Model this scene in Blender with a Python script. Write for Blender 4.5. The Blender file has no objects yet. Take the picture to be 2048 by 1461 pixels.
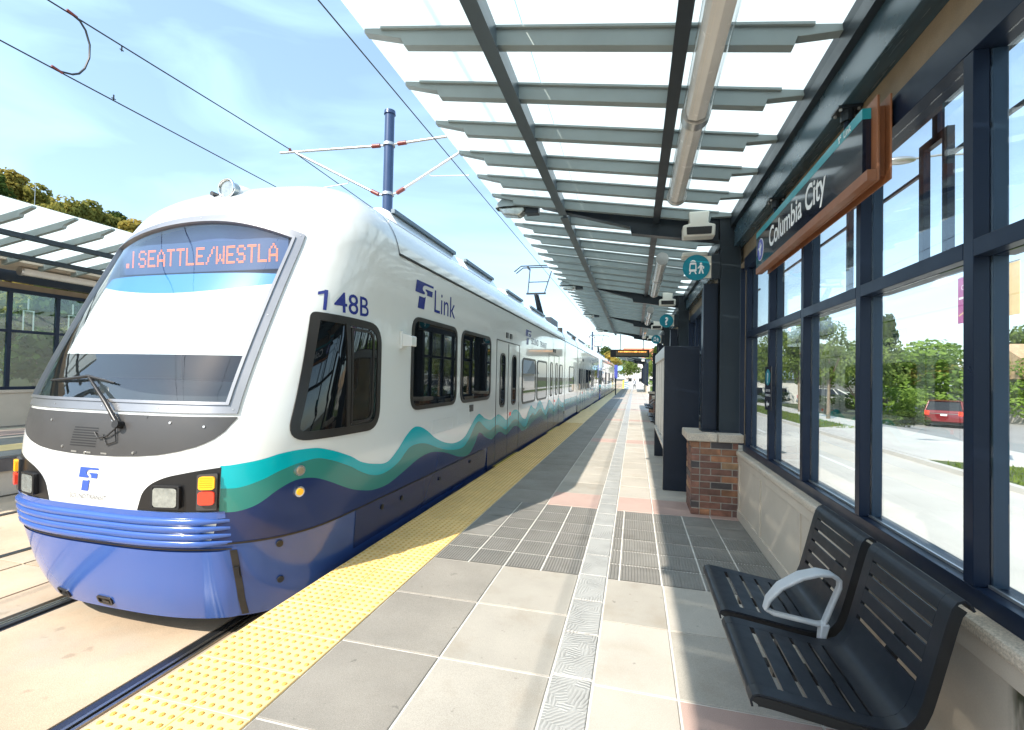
import bpy, bmesh, math, random
from mathutils import Vector, Matrix
random.seed(11)
R = math.radians
sc = bpy.context.scene
COL = sc.collection

# ------------------------------------------------------------------ camera
CAMH = 1.45
YAW, PITCH, ROLL, FPX = 0.2525, 0.02117, -0.02049, 952.2
fwd = Vector((-math.sin(YAW)*math.cos(PITCH), math.cos(YAW)*math.cos(PITCH), math.sin(PITCH)))
rgt = Vector((math.cos(YAW), math.sin(YAW), 0)); dwn = fwd.cross(rgt)
r2 = math.cos(ROLL)*rgt + math.sin(ROLL)*dwn
d2 = -math.sin(ROLL)*rgt + math.cos(ROLL)*dwn
cd = bpy.data.cameras.new('camera'); cam = bpy.data.objects.new('camera', cd); COL.objects.link(cam)
cd.sensor_fit = 'HORIZONTAL'; cd.sensor_width = 36; cd.lens = FPX/2048*36
cd.clip_start = 0.05; cd.clip_end = 3000
mw = Matrix.Identity(4)
for i in range(3):
    mw[i][0] = r2[i]; mw[i][1] = -d2[i]; mw[i][2] = -fwd[i]
mw[2][3] = CAMH
cam.matrix_world = mw
sc.camera = cam

# ------------------------------------------------------------------ sky and sun
SUN_D = Vector((0.545, 0.93, -1.0)).normalized()
SUN_EL = math.asin(-SUN_D.z)
SUN_ROT = math.atan2(-SUN_D.x, -SUN_D.y)
w = bpy.data.worlds.new('World'); sc.world = w; w.use_nodes = True
nt = w.node_tree; nt.nodes.clear()
N = nt.nodes.new; L = nt.links.new
wo = N('ShaderNodeOutputWorld'); bg = N('ShaderNodeBackground'); sky = N('ShaderNodeTexSky')
sky.sky_type = 'NISHITA'; sky.sun_disc = False; sky.sun_elevation = SUN_EL; sky.sun_rotation = SUN_ROT
sky.air_density = 1.0; sky.dust_density = 0.9; sky.ozone_density = 0.7
tc = N('ShaderNodeTexCoord'); mp = N('ShaderNodeMapping'); mp.inputs['Scale'].default_value = (1.2, 2.6, 5.5)
mp.inputs['Rotation'].default_value = (0.3, 0.25, 0.7)
nz = N('ShaderNodeTexNoise'); nz.inputs['Scale'].default_value = 1.9; nz.inputs['Detail'].default_value = 8; nz.inputs['Roughness'].default_value = 0.5
nz.inputs['Distortion'].default_value = 0.6
rp = N('ShaderNodeValToRGB'); rp.color_ramp.elements[0].position = 0.40; rp.color_ramp.elements[1].position = 0.80
rp.color_ramp.elements[0].color = (0.20, 0.20, 0.20, 1); rp.color_ramp.elements[1].color = (0.50, 0.50, 0.50, 1)
mx = N('ShaderNodeMix'); mx.data_type = 'RGBA'; mx.inputs['B'].default_value = (4.7, 7.2, 9.2, 1)
L(tc.outputs['Generated'], mp.inputs['Vector']); L(mp.outputs[0], nz.inputs['Vector']); L(nz.outputs['Fac'], rp.inputs[0])
L(rp.outputs[0], mx.inputs['Factor']); L(sky.outputs[0], mx.inputs['A']); L(mx.outputs['Result'], bg.inputs[0])
bg.inputs[1].default_value = 0.135
L(bg.outputs[0], wo.inputs[0])
sd = bpy.data.lights.new('sun', 'SUN'); sd.energy = 3.8; sd.angle = R(0.53); sd.color = (1, 0.93, 0.82)
so = bpy.data.objects.new('sun', sd); COL.objects.link(so); so.rotation_euler = SUN_D.to_track_quat('-Z', 'Y').to_euler()
so.location = (-20, -30, 40)
vs = sc.view_settings
vs.view_transform = 'Standard'; vs.look = 'None'; vs.gamma = 1; vs.exposure = 0.98
try: vs.use_curve_mapping = False
except Exception: pass
sc.cycles.max_bounces = 8; sc.cycles.transparent_max_bounces = 16
sc.cycles.diffuse_bounces = 4; sc.cycles.glossy_bounces = 4

# ------------------------------------------------------------------ materials
MAT = {}
def M(name, col, rough=.5, metal=0, var=0, vscale=3.0, bump=0, bscale=80, speck=0, sscale=220, spec=.5, coat=0, rnd=0, stain=None, emis=0, aniso=None, spot=None):
    m = bpy.data.materials.new(name); m.use_nodes = True; t = m.node_tree; n = t.nodes; l = t.links
    b = n['Principled BSDF']
    b.inputs['Roughness'].default_value = rough; b.inputs['Metallic'].default_value = metal
    b.inputs['Specular IOR Level'].default_value = spec; b.inputs['Coat Weight'].default_value = coat
    b.inputs['Coat Roughness'].default_value = 0.03
    c = (*col, 1)
    b.inputs['Base Color'].default_value = c
    if emis:
        b.inputs['Emission Color'].default_value = c; b.inputs['Emission Strength'].default_value = emis
    need = var or bump or speck or rnd or stain
    if need:
        co = n.new('ShaderNodeTexCoord'); oi = n.new('ShaderNodeObjectInfo')
        off = n.new('ShaderNodeVectorMath'); off.operation = 'ADD'
        sca = n.new('ShaderNodeVectorMath'); sca.operation = 'SCALE'; sca.inputs[0].default_value = (37.1, 91.7, 13.3)
        l.new(oi.outputs['Random'], sca.inputs['Scale']); l.new(co.outputs['Object'], off.inputs[0]); l.new(sca.outputs[0], off.inputs[1])
        vec = off.outputs[0]
        src = None
        def noise(scale, detail=4, rg=.55):
            x = n.new('ShaderNodeTexNoise'); x.inputs['Scale'].default_value = scale; x.inputs['Detail'].default_value = detail
            x.inputs['Roughness'].default_value = rg
            vv = vec
            if aniso:
                mpp = n.new('ShaderNodeMapping'); mpp.inputs['Scale'].default_value = aniso; l.new(vec, mpp.inputs['Vector']); vv = mpp.outputs[0]
            l.new(vv, x.inputs['Vector']); return x.outputs['Fac']
        def remap(f, a, b2, lo=.3, hi=.7):
            r_ = n.new('ShaderNodeMapRange'); r_.inputs['From Min'].default_value = lo; r_.inputs['From Max'].default_value = hi
            r_.inputs['To Min'].default_value = a; r_.inputs['To Max'].default_value = b2; l.new(f, r_.inputs['Value']); return r_.outputs[0]
        val = None
        def mul(a, b2):
            if a is None: return b2
            q = n.new('ShaderNodeMath'); q.operation = 'MULTIPLY'; l.new(a, q.inputs[0]); l.new(b2, q.inputs[1]); return q.outputs[0]
        if var: val = mul(val, remap(noise(vscale, 6), 1-var, 1+var))
        if speck: val = mul(val, remap(noise(sscale, 2, .7), 1-speck, 1+speck))
        if rnd: val = mul(val, remap(oi.outputs['Random'], 1-rnd, 1+rnd, 0, 1))
        if val is not None:
            hv = n.new('ShaderNodeVectorMath'); hv.operation = 'SCALE'; hv.inputs[0].default_value = col
            l.new(val, hv.inputs['Scale']); outc = hv.outputs[0]
            if stain:
                sm = n.new('ShaderNodeMix'); sm.data_type = 'RGBA'; l.new(outc, sm.inputs['A']); sm.inputs['B'].default_value = (*stain[0], 1)
                l.new(remap(noise(stain[1], 5, .6), 0, stain[2], .52, .75), sm.inputs['Factor']); outc = sm.outputs['Result']
            if spot:
                sm = n.new('ShaderNodeMix'); sm.data_type = 'RGBA'; l.new(outc, sm.inputs['A']); sm.inputs['B'].default_value = tuple(c_*.42 for c_ in col)+(1,)
                l.new(remap(noise(spot[0], 3, .5), 0, spot[1], spot[2], spot[2]+.05), sm.inputs['Factor']); outc = sm.outputs['Result']
            l.new(outc, b.inputs['Base Color'])
        if bump:
            bp = n.new('ShaderNodeBump'); bp.inputs['Strength'].default_value = bump; bp.inputs['Distance'].default_value = 0.004
            l.new(noise(bscale, 4), bp.inputs['Height']); l.new(bp.outputs[0], b.inputs['Normal'])
        if var and rough > .05 and not metal:
            l.new(remap(noise(vscale*2.3, 4), max(.02, rough*.85), min(1, rough*1.15)), b.inputs['Roughness'])
    MAT[name] = m
    return m

def thin_glass(name, tint=(.93, .97, .96), ior=1.5, rough=0.0, gmul=1.0):
    m = bpy.data.materials.new(name); m.use_nodes = True; t = m.node_tree; n = t.nodes; l = t.links; n.clear()
    o = n.new('ShaderNodeOutputMaterial'); mixs = n.new('ShaderNodeMixShader'); tr = n.new('ShaderNodeBsdfTransparent'); gl = n.new('ShaderNodeBsdfGlossy')
    fr = n.new('ShaderNodeFresnel'); ge = n.new('ShaderNodeNewGeometry')
    mi = n.new('ShaderNodeMapRange'); mi.inputs['To Min'].default_value = ior; mi.inputs['To Max'].default_value = 1/ior
    l.new(ge.outputs['Backfacing'], mi.inputs['Value']); l.new(mi.outputs[0], fr.inputs['IOR'])
    mu = n.new('ShaderNodeMath'); mu.operation = 'MULTIPLY'; mu.inputs[1].default_value = gmul; mu.use_clamp = True
    tr.inputs[0].default_value = (*tint, 1); gl.inputs['Roughness'].default_value = rough
    l.new(fr.outputs[0], mu.inputs[0]); l.new(mu.outputs[0], mixs.inputs[0]); l.new(tr.outputs[0], mixs.inputs[1]); l.new(gl.outputs[0], mixs.inputs[2]); l.new(mixs.outputs[0], o.inputs[0])
    MAT[name] = m; return m

def frosted(name, col, k=.55):
    m = bpy.data.materials.new(name); m.use_nodes = True; t = m.node_tree; n = t.nodes; l = t.links; n.clear()
    o = n.new('ShaderNodeOutputMaterial'); mixs = n.new('ShaderNodeMixShader'); tl = n.new('ShaderNodeBsdfTranslucent'); df = n.new('ShaderNodeBsdfDiffuse')
    co = n.new('ShaderNodeTexCoord'); x = n.new('ShaderNodeTexNoise'); x.inputs['Scale'].default_value = 2.5; x.inputs['Detail'].default_value = 6
    l.new(co.outputs['Object'], x.inputs['Vector'])
    rr = n.new('ShaderNodeMapRange'); rr.inputs['To Min'].default_value = .88; rr.inputs['To Max'].default_value = 1.06; l.new(x.outputs['Fac'], rr.inputs['Value'])
    sv = n.new('ShaderNodeVectorMath'); sv.operation = 'SCALE'; sv.inputs[0].default_value = col; l.new(rr.outputs[0], sv.inputs['Scale'])
    l.new(sv.outputs[0], tl.inputs[0]); df.inputs[0].default_value = (.75, .8, .79, 1); mixs.inputs[0].default_value = 1-k
    l.new(tl.outputs[0], mixs.inputs[1]); l.new(df.outputs[0], mixs.inputs[2]); l.new(mixs.outputs[0], o.inputs[0])
    MAT[name] = m; return m

def leafmat(name, c1, c2, c3=None):
    m = bpy.data.materials.new(name); m.use_nodes = True; t = m.node_tree; n = t.nodes; l = t.links; n.clear()
    o = n.new('ShaderNodeOutputMaterial'); mixs = n.new('ShaderNodeMixShader'); tl = n.new('ShaderNodeBsdfTranslucent'); df = n.new('ShaderNodeBsdfDiffuse')
    co = n.new('ShaderNodeTexCoord'); oi = n.new('ShaderNodeObjectInfo'); x = n.new('ShaderNodeTexNoise'); x.inputs['Scale'].default_value = 1.6; x.inputs['Detail'].default_value = 5
    ad = n.new('ShaderNodeVectorMath'); ad.operation = 'ADD'; sca = n.new('ShaderNodeVectorMath'); sca.operation = 'SCALE'; sca.inputs[0].default_value = (31, 17, 53)
    l.new(oi.outputs['Random'], sca.inputs['Scale']); l.new(co.outputs['Object'], ad.inputs[0]); l.new(sca.outputs[0], ad.inputs[1]); l.new(ad.outputs[0], x.inputs['Vector'])
    rp = n.new('ShaderNodeValToRGB'); e = rp.color_ramp.elements; e[0].position = .36; e[0].color = (*c1, 1); e[1].position = .62; e[1].color = (*c2, 1)
    if c3:
        k = e.new(.72); k.color = (*c3, 1)
    l.new(x.outputs['Fac'], rp.inputs[0]); l.new(rp.outputs[0], tl.inputs[0]); l.new(rp.outputs[0], df.inputs[0]); mixs.inputs[0].default_value = .4
    l.new(df.outputs[0], mixs.inputs[1]); l.new(tl.outputs[0], mixs.inputs[2]); l.new(mixs.outputs[0], o.inputs[0])
    MAT[name] = m; return m

M('steel_dark', (.018, .027, .036), .38, 0, .04, 2, 0, 160, spec=.4)
M('steel_navy', (.010, .017, .032), .34, 0, .04, 2, 0, 160, spec=.4)
M('steel_frame', (.010, .018, .038), .32, 0, .03, 3, 0, 160, spec=.22)
M('steel_reflect_tint', (.030, .058, .098), .35, 0, .06, 3, 0, 160, spec=.4)  # frame steel painted lighter; imitates the pane's bluish reflection on the outer mullions
M('rafter_grey', (.235, .28, .28), .42, 0, .08, 3, .03, 60)
M('purlin_blue', (.075, .10, .12), .33, 0, .2, 3, .06, 40, aniso=(1, .15, 1))
M('gutter_blue', (.045, .085, .115), .26, 0, .35, 2.2, .06, 30, aniso=(6, .5, 1))
M('lintel_tan', (.24, .18, .115), .7, 0, .12, 6, .2, 120, speck=.1)
M('alu', (.62, .60, .57), .32, .85, .06, 8)
M('tube_white', (.80, .76, .70), .25, 0, .05, 6)
M('plastic_cream', (.72, .70, .62), .42, 0, .04, 8)
M('black', (.012, .012, .013), .5)
M('rubber', (.018, .017, .016), .45, 0, .2, 20)
M('concrete_wall', (.57, .49, .395), .75, 0, .07, 2.2, .12, 120, speck=.05)
M('cap_stone', (.55, .465, .37), .7, 0, .08, 5, .3, 150, speck=.28, sscale=140)
M('mortar', (.42, .39, .34), .9, 0, .15, 20, .3, 120)
for i, c in enumerate([(.19, .092, .066), (.245, .112, .076), (.15, .085, .07), (.075, .062, .06), (.29, .135, .07), (.36, .22, .12)]):
    M('brick_%d' % i, c, .62, 0, .28, 14, .35, 90, speck=.15, rnd=.15)
M('tile_grey', (.265, .242, .21), .8, 0, .13, 2.4, .25, 320, speck=.30, sscale=300, rnd=.06, stain=((.17, .145, .12), 1.6, .4), spot=(17, .55, .70))
M('tile_beige', (.395, .362, .312), .8, 0, .09, 2.2, .25, 320, speck=.20, sscale=300, rnd=.05, stain=((.29, .24, .18), 3.2, .5), spot=(19, .6, .70))
M('tile_pale', (.47, .43, .372), .8, 0, .08, 2.2, .25, 320, speck=.16, sscale=300, rnd=.05, stain=((.38, .31, .23), 3.0, .5), spot=(19, .6, .71))
M('tile_pink', (.46, .325, .28), .8, 0, .08, 2.4, .25, 320, speck=.18, sscale=300, rnd=.05)
M('tile_groove', (.235, .222, .20), .75, 0, .15, 3, .2, 260, speck=.16, rnd=.08, stain=((.09, .08, .07), 3.0, .6))
M('grout', (.66, .63, .58), .9, 0, .18, 12, .3, 150)
M('tactile', (.88, .62, .27), .55, 0, .09, 3.5, .1, 200, speck=.05, rnd=.04, stain=((.55, .40, .16), 4, .45), spot=(30, .35, .72))
M('tactile_dome', (.66, .38, .085), .5, 0, .1, 6)
M('platform_edge', (.52, .50, .46), .8, 0, .1, 3, .2, 100)
M('track_concrete', (.47, .355, .245), .85, 0, .26, 1.1, .35, 140, speck=.16, stain=((.40, .375, .30), 1.3, .85), spot=(5, .35, .67))
M('rail_steel', (.16, .17, .19), .28, .9, .15, 6)
M('rail_worn', (.55, .53, .48), .25, .95, .1, 8)
M('rail_boot', (.03, .028, .026), .6, 0, .3, 12)
M('asphalt', (.55, .53, .485), .9, 0, .08, .7, .2, 120, speck=.08)
M('drive', (.30, .29, .28), .9, 0, .08, .7, .2, 120, speck=.08)
M('sidewalk', (.55, .53, .49), .9, 0, .07, .9, .2, 90)
M('paint_white', (.78, .78, .75), .6, 0, .1, 4)
M('grass', (.085, .11, .03), .9, 0, .35, 1.6, .5, 40)
M('earth', (.09, .08, .05), .95, 0, .3, .5)
M('hill', (.06, .07, .03), .95, 0, .4, .2)
M('car_white', (.78, .79, .77), .16, 0, 0, coat=.6, spec=.5)
M('car_blue', (.028, .075, .26), .16, 0, 0, coat=.35)
M('car_bumper', (.045, .115, .40), .18, 0, 0, coat=.4)
M('stripe_teal', (.0, .42, .47), .16, coat=.12, spec=.35)
M('stripe_green', (.035, .225, .19), .16, coat=.12, spec=.35)
M('stripe_navy', (.013, .030, .115), .16, coat=.12, spec=.35)
M('silver', (.30, .305, .32), .36, .75, .06, 6)
M('grey_panel', (.060, .058, .058), .38, 0, .05, 4)
M('win_black', (.010, .010, .011), .32)
M('win_frame', (.022, .019, .017), .35)
M('win_glass', (.006, .0075, .009), .02, spec=.75)
M('logo_blue', (.022, .035, .23), .25)
M('logo_front', (.05, .11, .50), .25)
M('lens_clear', (.42, .45, .43), .10, .6, .2, 30, .4, 60)
M('lens_amber', (.90, .42, .02), .18, emis=.25)
M('lens_red', (.80, .06, .03), .18, emis=.2)
M('lens_smoke', (.42, .33, .22), .15, .3)
M('chrome', (.75, .75, .75), .1, 1)
M('led_board', (.07, .115, .26), .25)
M('led_on', (1.0, .22, .07), .5, emis=.55)
M('visor_blue', (.03, .25, .60), .4, emis=0)
M('visor_dark', (.08, .12, .30), .4)
M('shade_white', (.86, .86, .85), .8)
M('cab_dark', (.055, .065, .075), .6, 0, .3, 2)
M('seat_metal', (.010, .013, .020), .40, 0, .05, 8, .02, 400, spec=.5)
M('arm_grey', (.50, .51, .52), .45, 0, .05, 9)
M('sign_teal', (.0, .20, .27), .3)
M('sign_stripe', (.02, .30, .36), .3)
M('sign_navy', (.010, .013, .026), .12, coat=.3)
M('sign_orange', (.27, .105, .045), .45, 0, .1, 5)
M('sign_white', (.85, .85, .84), .5)
M('sign_cream', (.72, .68, .58), .5)
M('bird_blue', (.05, .06, .42), .3)
M('poster_tan', (.55, .40, .24), .5, 0, .25, 6)
M('poster_wood', (.40, .22, .11), .5, 0, .3, 3, aniso=(1, 1, .1))
M('poster_green', (.34, .42, .34), .5, 0, .35, 9)
M('led_amber', (1.0, .40, .08), .5, emis=1.5)
M('led_dim', (.15, .11, .06), .4)
M('pole_blue', (.045, .075, .15), .3, .2, .1, 2)
M('insulator', (.22, .05, .045), .35)
M('galv', (.55, .55, .54), .4, .75, .1, 10)
M('wire', (.02, .02, .022), .5)
M('panto', (.03, .04, .05), .5)
M('roof_grey', (.17, .22, .25), .5)
M('banner_plum', (.42, .11, .28), .6, 0, .08, 6)
M('banner_gold', (.80, .58, .30), .6, 0, .08, 6)
M('van_red', (.17, .010, .014), .18, 0, 0, coat=.7)
M('van_glass', (.02, .025, .03), .05)
M('tyre', (.02, .02, .02), .7)
M('house_wall', (.55, .52, .48), .8, 0, .08, 2)
M('roof_tan', (.48, .33, .20), .85, 0, .2, 4)
M('white_wall', (.75, .73, .69), .8)
M('bark', (.20, .15, .10), .9, 0, .3, 8, .5, 30)
M('skin', (.45, .28, .2), .6)
M('cloth_grey', (.35, .36, .40), .8)
M('cloth_black', (.02, .02, .022), .8)
M('yellow', (.85, .62, .05), .5)
M('board_blue', (.15, .24, .32), .5)
M('pole_sign_blue', (.06, .08, .36), .4)
M('sky_sign', (.35, .62, .75), .4)
M('roof_red', (.45, .16, .08), .7)
thin_glass('glass_clear', (.98, .995, .985), 1.5, gmul=1.25)
thin_glass('glass_opp', (.86, .95, .92), 1.6, gmul=1.35)
thin_glass('glass_ws', (.86, .92, .93), 1.6, gmul=2.0)
thin_glass('glass_tube', (.95, .95, .95), 1.35)
thin_glass('glass_top', (.97, .99, .98), 1.3)
frosted('glass_frost', (.69, .755, .74), .80)
leafmat('leaf_green', (.12, .18, .05), (.21, .28, .075), (.29, .31, .09))
leafmat('leaf_light', (.14, .20, .05), (.24, .31, .07), (.33, .35, .09))
leafmat('leaf_dark', (.035, .065, .022), (.09, .13, .03))
leafmat('leaf_gold', (.24, .22, .06), (.46, .35, .08), (.58, .39, .08))
leafmat('leaf_olive', (.17, .19, .055), (.31, .28, .07), (.45, .35, .08))
leafmat('leaf_hedge', (.15, .25, .05), (.24, .36, .075), (.32, .42, .10))

# drain cover: cast pattern of overlapping leaf ribs
def drain_mat():
    m = bpy.data.materials.new('drain_cast'); m.use_nodes = True; t = m.node_tree; n = t.nodes; l = t.links; b = n['Principled BSDF']
    b.inputs['Metallic'].default_value = .12; b.inputs['Roughness'].default_value = .5
    co = n.new('ShaderNodeTexCoord'); oi = n.new('ShaderNodeObjectInfo')
    off = n.new('ShaderNodeVectorMath'); off.operation = 'ADD'; sca = n.new('ShaderNodeVectorMath'); sca.operation = 'SCALE'; sca.inputs[0].default_value = (3.1, 9.7, 0)
    l.new(oi.outputs['Random'], sca.inputs['Scale']); l.new(co.outputs['Object'], off.inputs[0]); l.new(sca.outputs[0], off.inputs[1])
    vo = n.new('ShaderNodeTexVoronoi'); vo.inputs['Scale'].default_value = 11; vo.inputs['Randomness'].default_value = .8; l.new(off.outputs[0], vo.inputs['Vector'])
    # each leaf rotates its own ribs
    sep = n.new('ShaderNodeSeparateColor'); l.new(vo.outputs['Color'], sep.inputs[0])
    ang = n.new('ShaderNodeMath'); ang.operation = 'MULTIPLY'; ang.inputs[1].default_value = 1.8; l.new(sep.outputs[0], ang.inputs[0])
    vr = n.new('ShaderNodeVectorRotate'); vr.rotation_type = 'Z_AXIS'; l.new(off.outputs[0], vr.inputs['Vector']); l.new(ang.outputs[0], vr.inputs['Angle'])
    wv = n.new('ShaderNodeTexWave'); wv.wave_type = 'BANDS'; wv.bands_direction = 'X'; wv.inputs['Scale'].default_value = 17; wv.inputs['Distortion'].default_value = 2.6
    wv.inputs['Detail'].default_value = 1; wv.inputs['Detail Scale'].default_value = 1.2; l.new(vr.outputs[0], wv.inputs['Vector'])
    bp = n.new('ShaderNodeBump'); bp.inputs['Strength'].default_value = .6; bp.inputs['Distance'].default_value = .004; l.new(wv.outputs['Fac'], bp.inputs['Height']); l.new(bp.outputs[0], b.inputs['Normal'])
    rp = n.new('ShaderNodeValToRGB'); e = rp.color_ramp.elements; e[0].position = .10; e[0].color = (.25, .243, .23, 1); e[1].position = .36; e[1].color = (.44, .43, .405, 1)
    nz = n.new('ShaderNodeTexNoise'); nz.inputs['Scale'].default_value = 5; l.new(off.outputs[0], nz.inputs['Vector'])
    mxx = n.new('ShaderNodeMix'); mxx.data_type = 'RGBA'; mxx.inputs['B'].default_value = (.44, .43, .405, 1)
    rr = n.new('ShaderNodeMapRange'); rr.inputs['From Min'].default_value = .42; rr.inputs['From Max'].default_value = .6; l.new(nz.outputs['Fac'], rr.inputs['Value'])
    l.new(wv.outputs['Fac'], rp.inputs[0]); l.new(rp.outputs[0], mxx.inputs['A']); l.new(rr.outputs[0], mxx.inputs['Factor']); l.new(mxx.outputs['Result'], b.inputs['Base Color'])
    MAT['drain_cast'] = m
drain_mat()

# concrete base wall with rust-green water streaks running down from the cap joints
def streak_mat():
    m = M('concrete_streak', (.57, .49, .395), .75, 0, .07, 2.2, .12, 120, speck=.05)
    t = m.node_tree; n = t.nodes; l = t.links; b = n['Principled BSDF']
    lk = b.inputs['Base Color'].links[0].from_socket
    co = n.new('ShaderNodeTexCoord'); sx = n.new('ShaderNodeSeparateXYZ'); l.new(co.outputs['Object'], sx.inputs[0])
    nz = n.new('ShaderNodeTexNoise'); nz.inputs['Scale'].default_value = 30; mp = n.new('ShaderNodeMapping'); mp.inputs['Scale'].default_value = (1, 1, .25)
    l.new(co.outputs['Object'], mp.inputs[0]); l.new(mp.outputs[0], nz.inputs['Vector'])
    a = n.new('ShaderNodeMath'); a.operation = 'SUBTRACT'; a.inputs[1].default_value = -1.465; l.new(sx.outputs['Y'], a.inputs[0])
    ab = n.new('ShaderNodeMath'); ab.operation = 'ABSOLUTE'; l.new(a.outputs[0], ab.inputs[0])
    rr = n.new('ShaderNodeMapRange'); rr.inputs['From Min'].default_value = .055; rr.inputs['From Max'].default_value = .012; l.new(ab.outputs[0], rr.inputs['Value'])
    mu = n.new('ShaderNodeMath'); mu.operation = 'MULTIPLY'; l.new(rr.outputs[0], mu.inputs[0])
    r2_ = n.new('ShaderNodeMapRange'); r2_.inputs['From Min'].default_value = .3; r2_.inputs['From Max'].default_value = .6; l.new(nz.outputs['Fac'], r2_.inputs['Value']); l.new(r2_.outputs[0], mu.inputs[1])
    mm = n.new('ShaderNodeMix'); mm.data_type = 'RGBA'; mm.inputs['B'].default_value = (.055, .055, .028, 1); l.new(mu.outputs[0], mm.inputs['Factor']); l.new(lk, mm.inputs['A'])
    l.new(mm.outputs['Result'], b.inputs['Base Color'])
streak_mat()

# ------------------------------------------------------------------ mesh helpers
ORG = {}
def link(o): COL.objects.link(o); return o
def tag(o, label=None, cat=None, group=None, kind=None):
    if label: o['label'] = label
    if cat: o['category'] = cat
    if group: o['group'] = group
    if kind: o['kind'] = kind
    return o
def thing(name, label, cat, loc, group=None):
    o = bpy.data.objects.new(name, None); link(o); o.location = loc; o.empty_display_size = .2
    ORG[o.name] = Vector(loc); return tag(o, label, cat, group)

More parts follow.
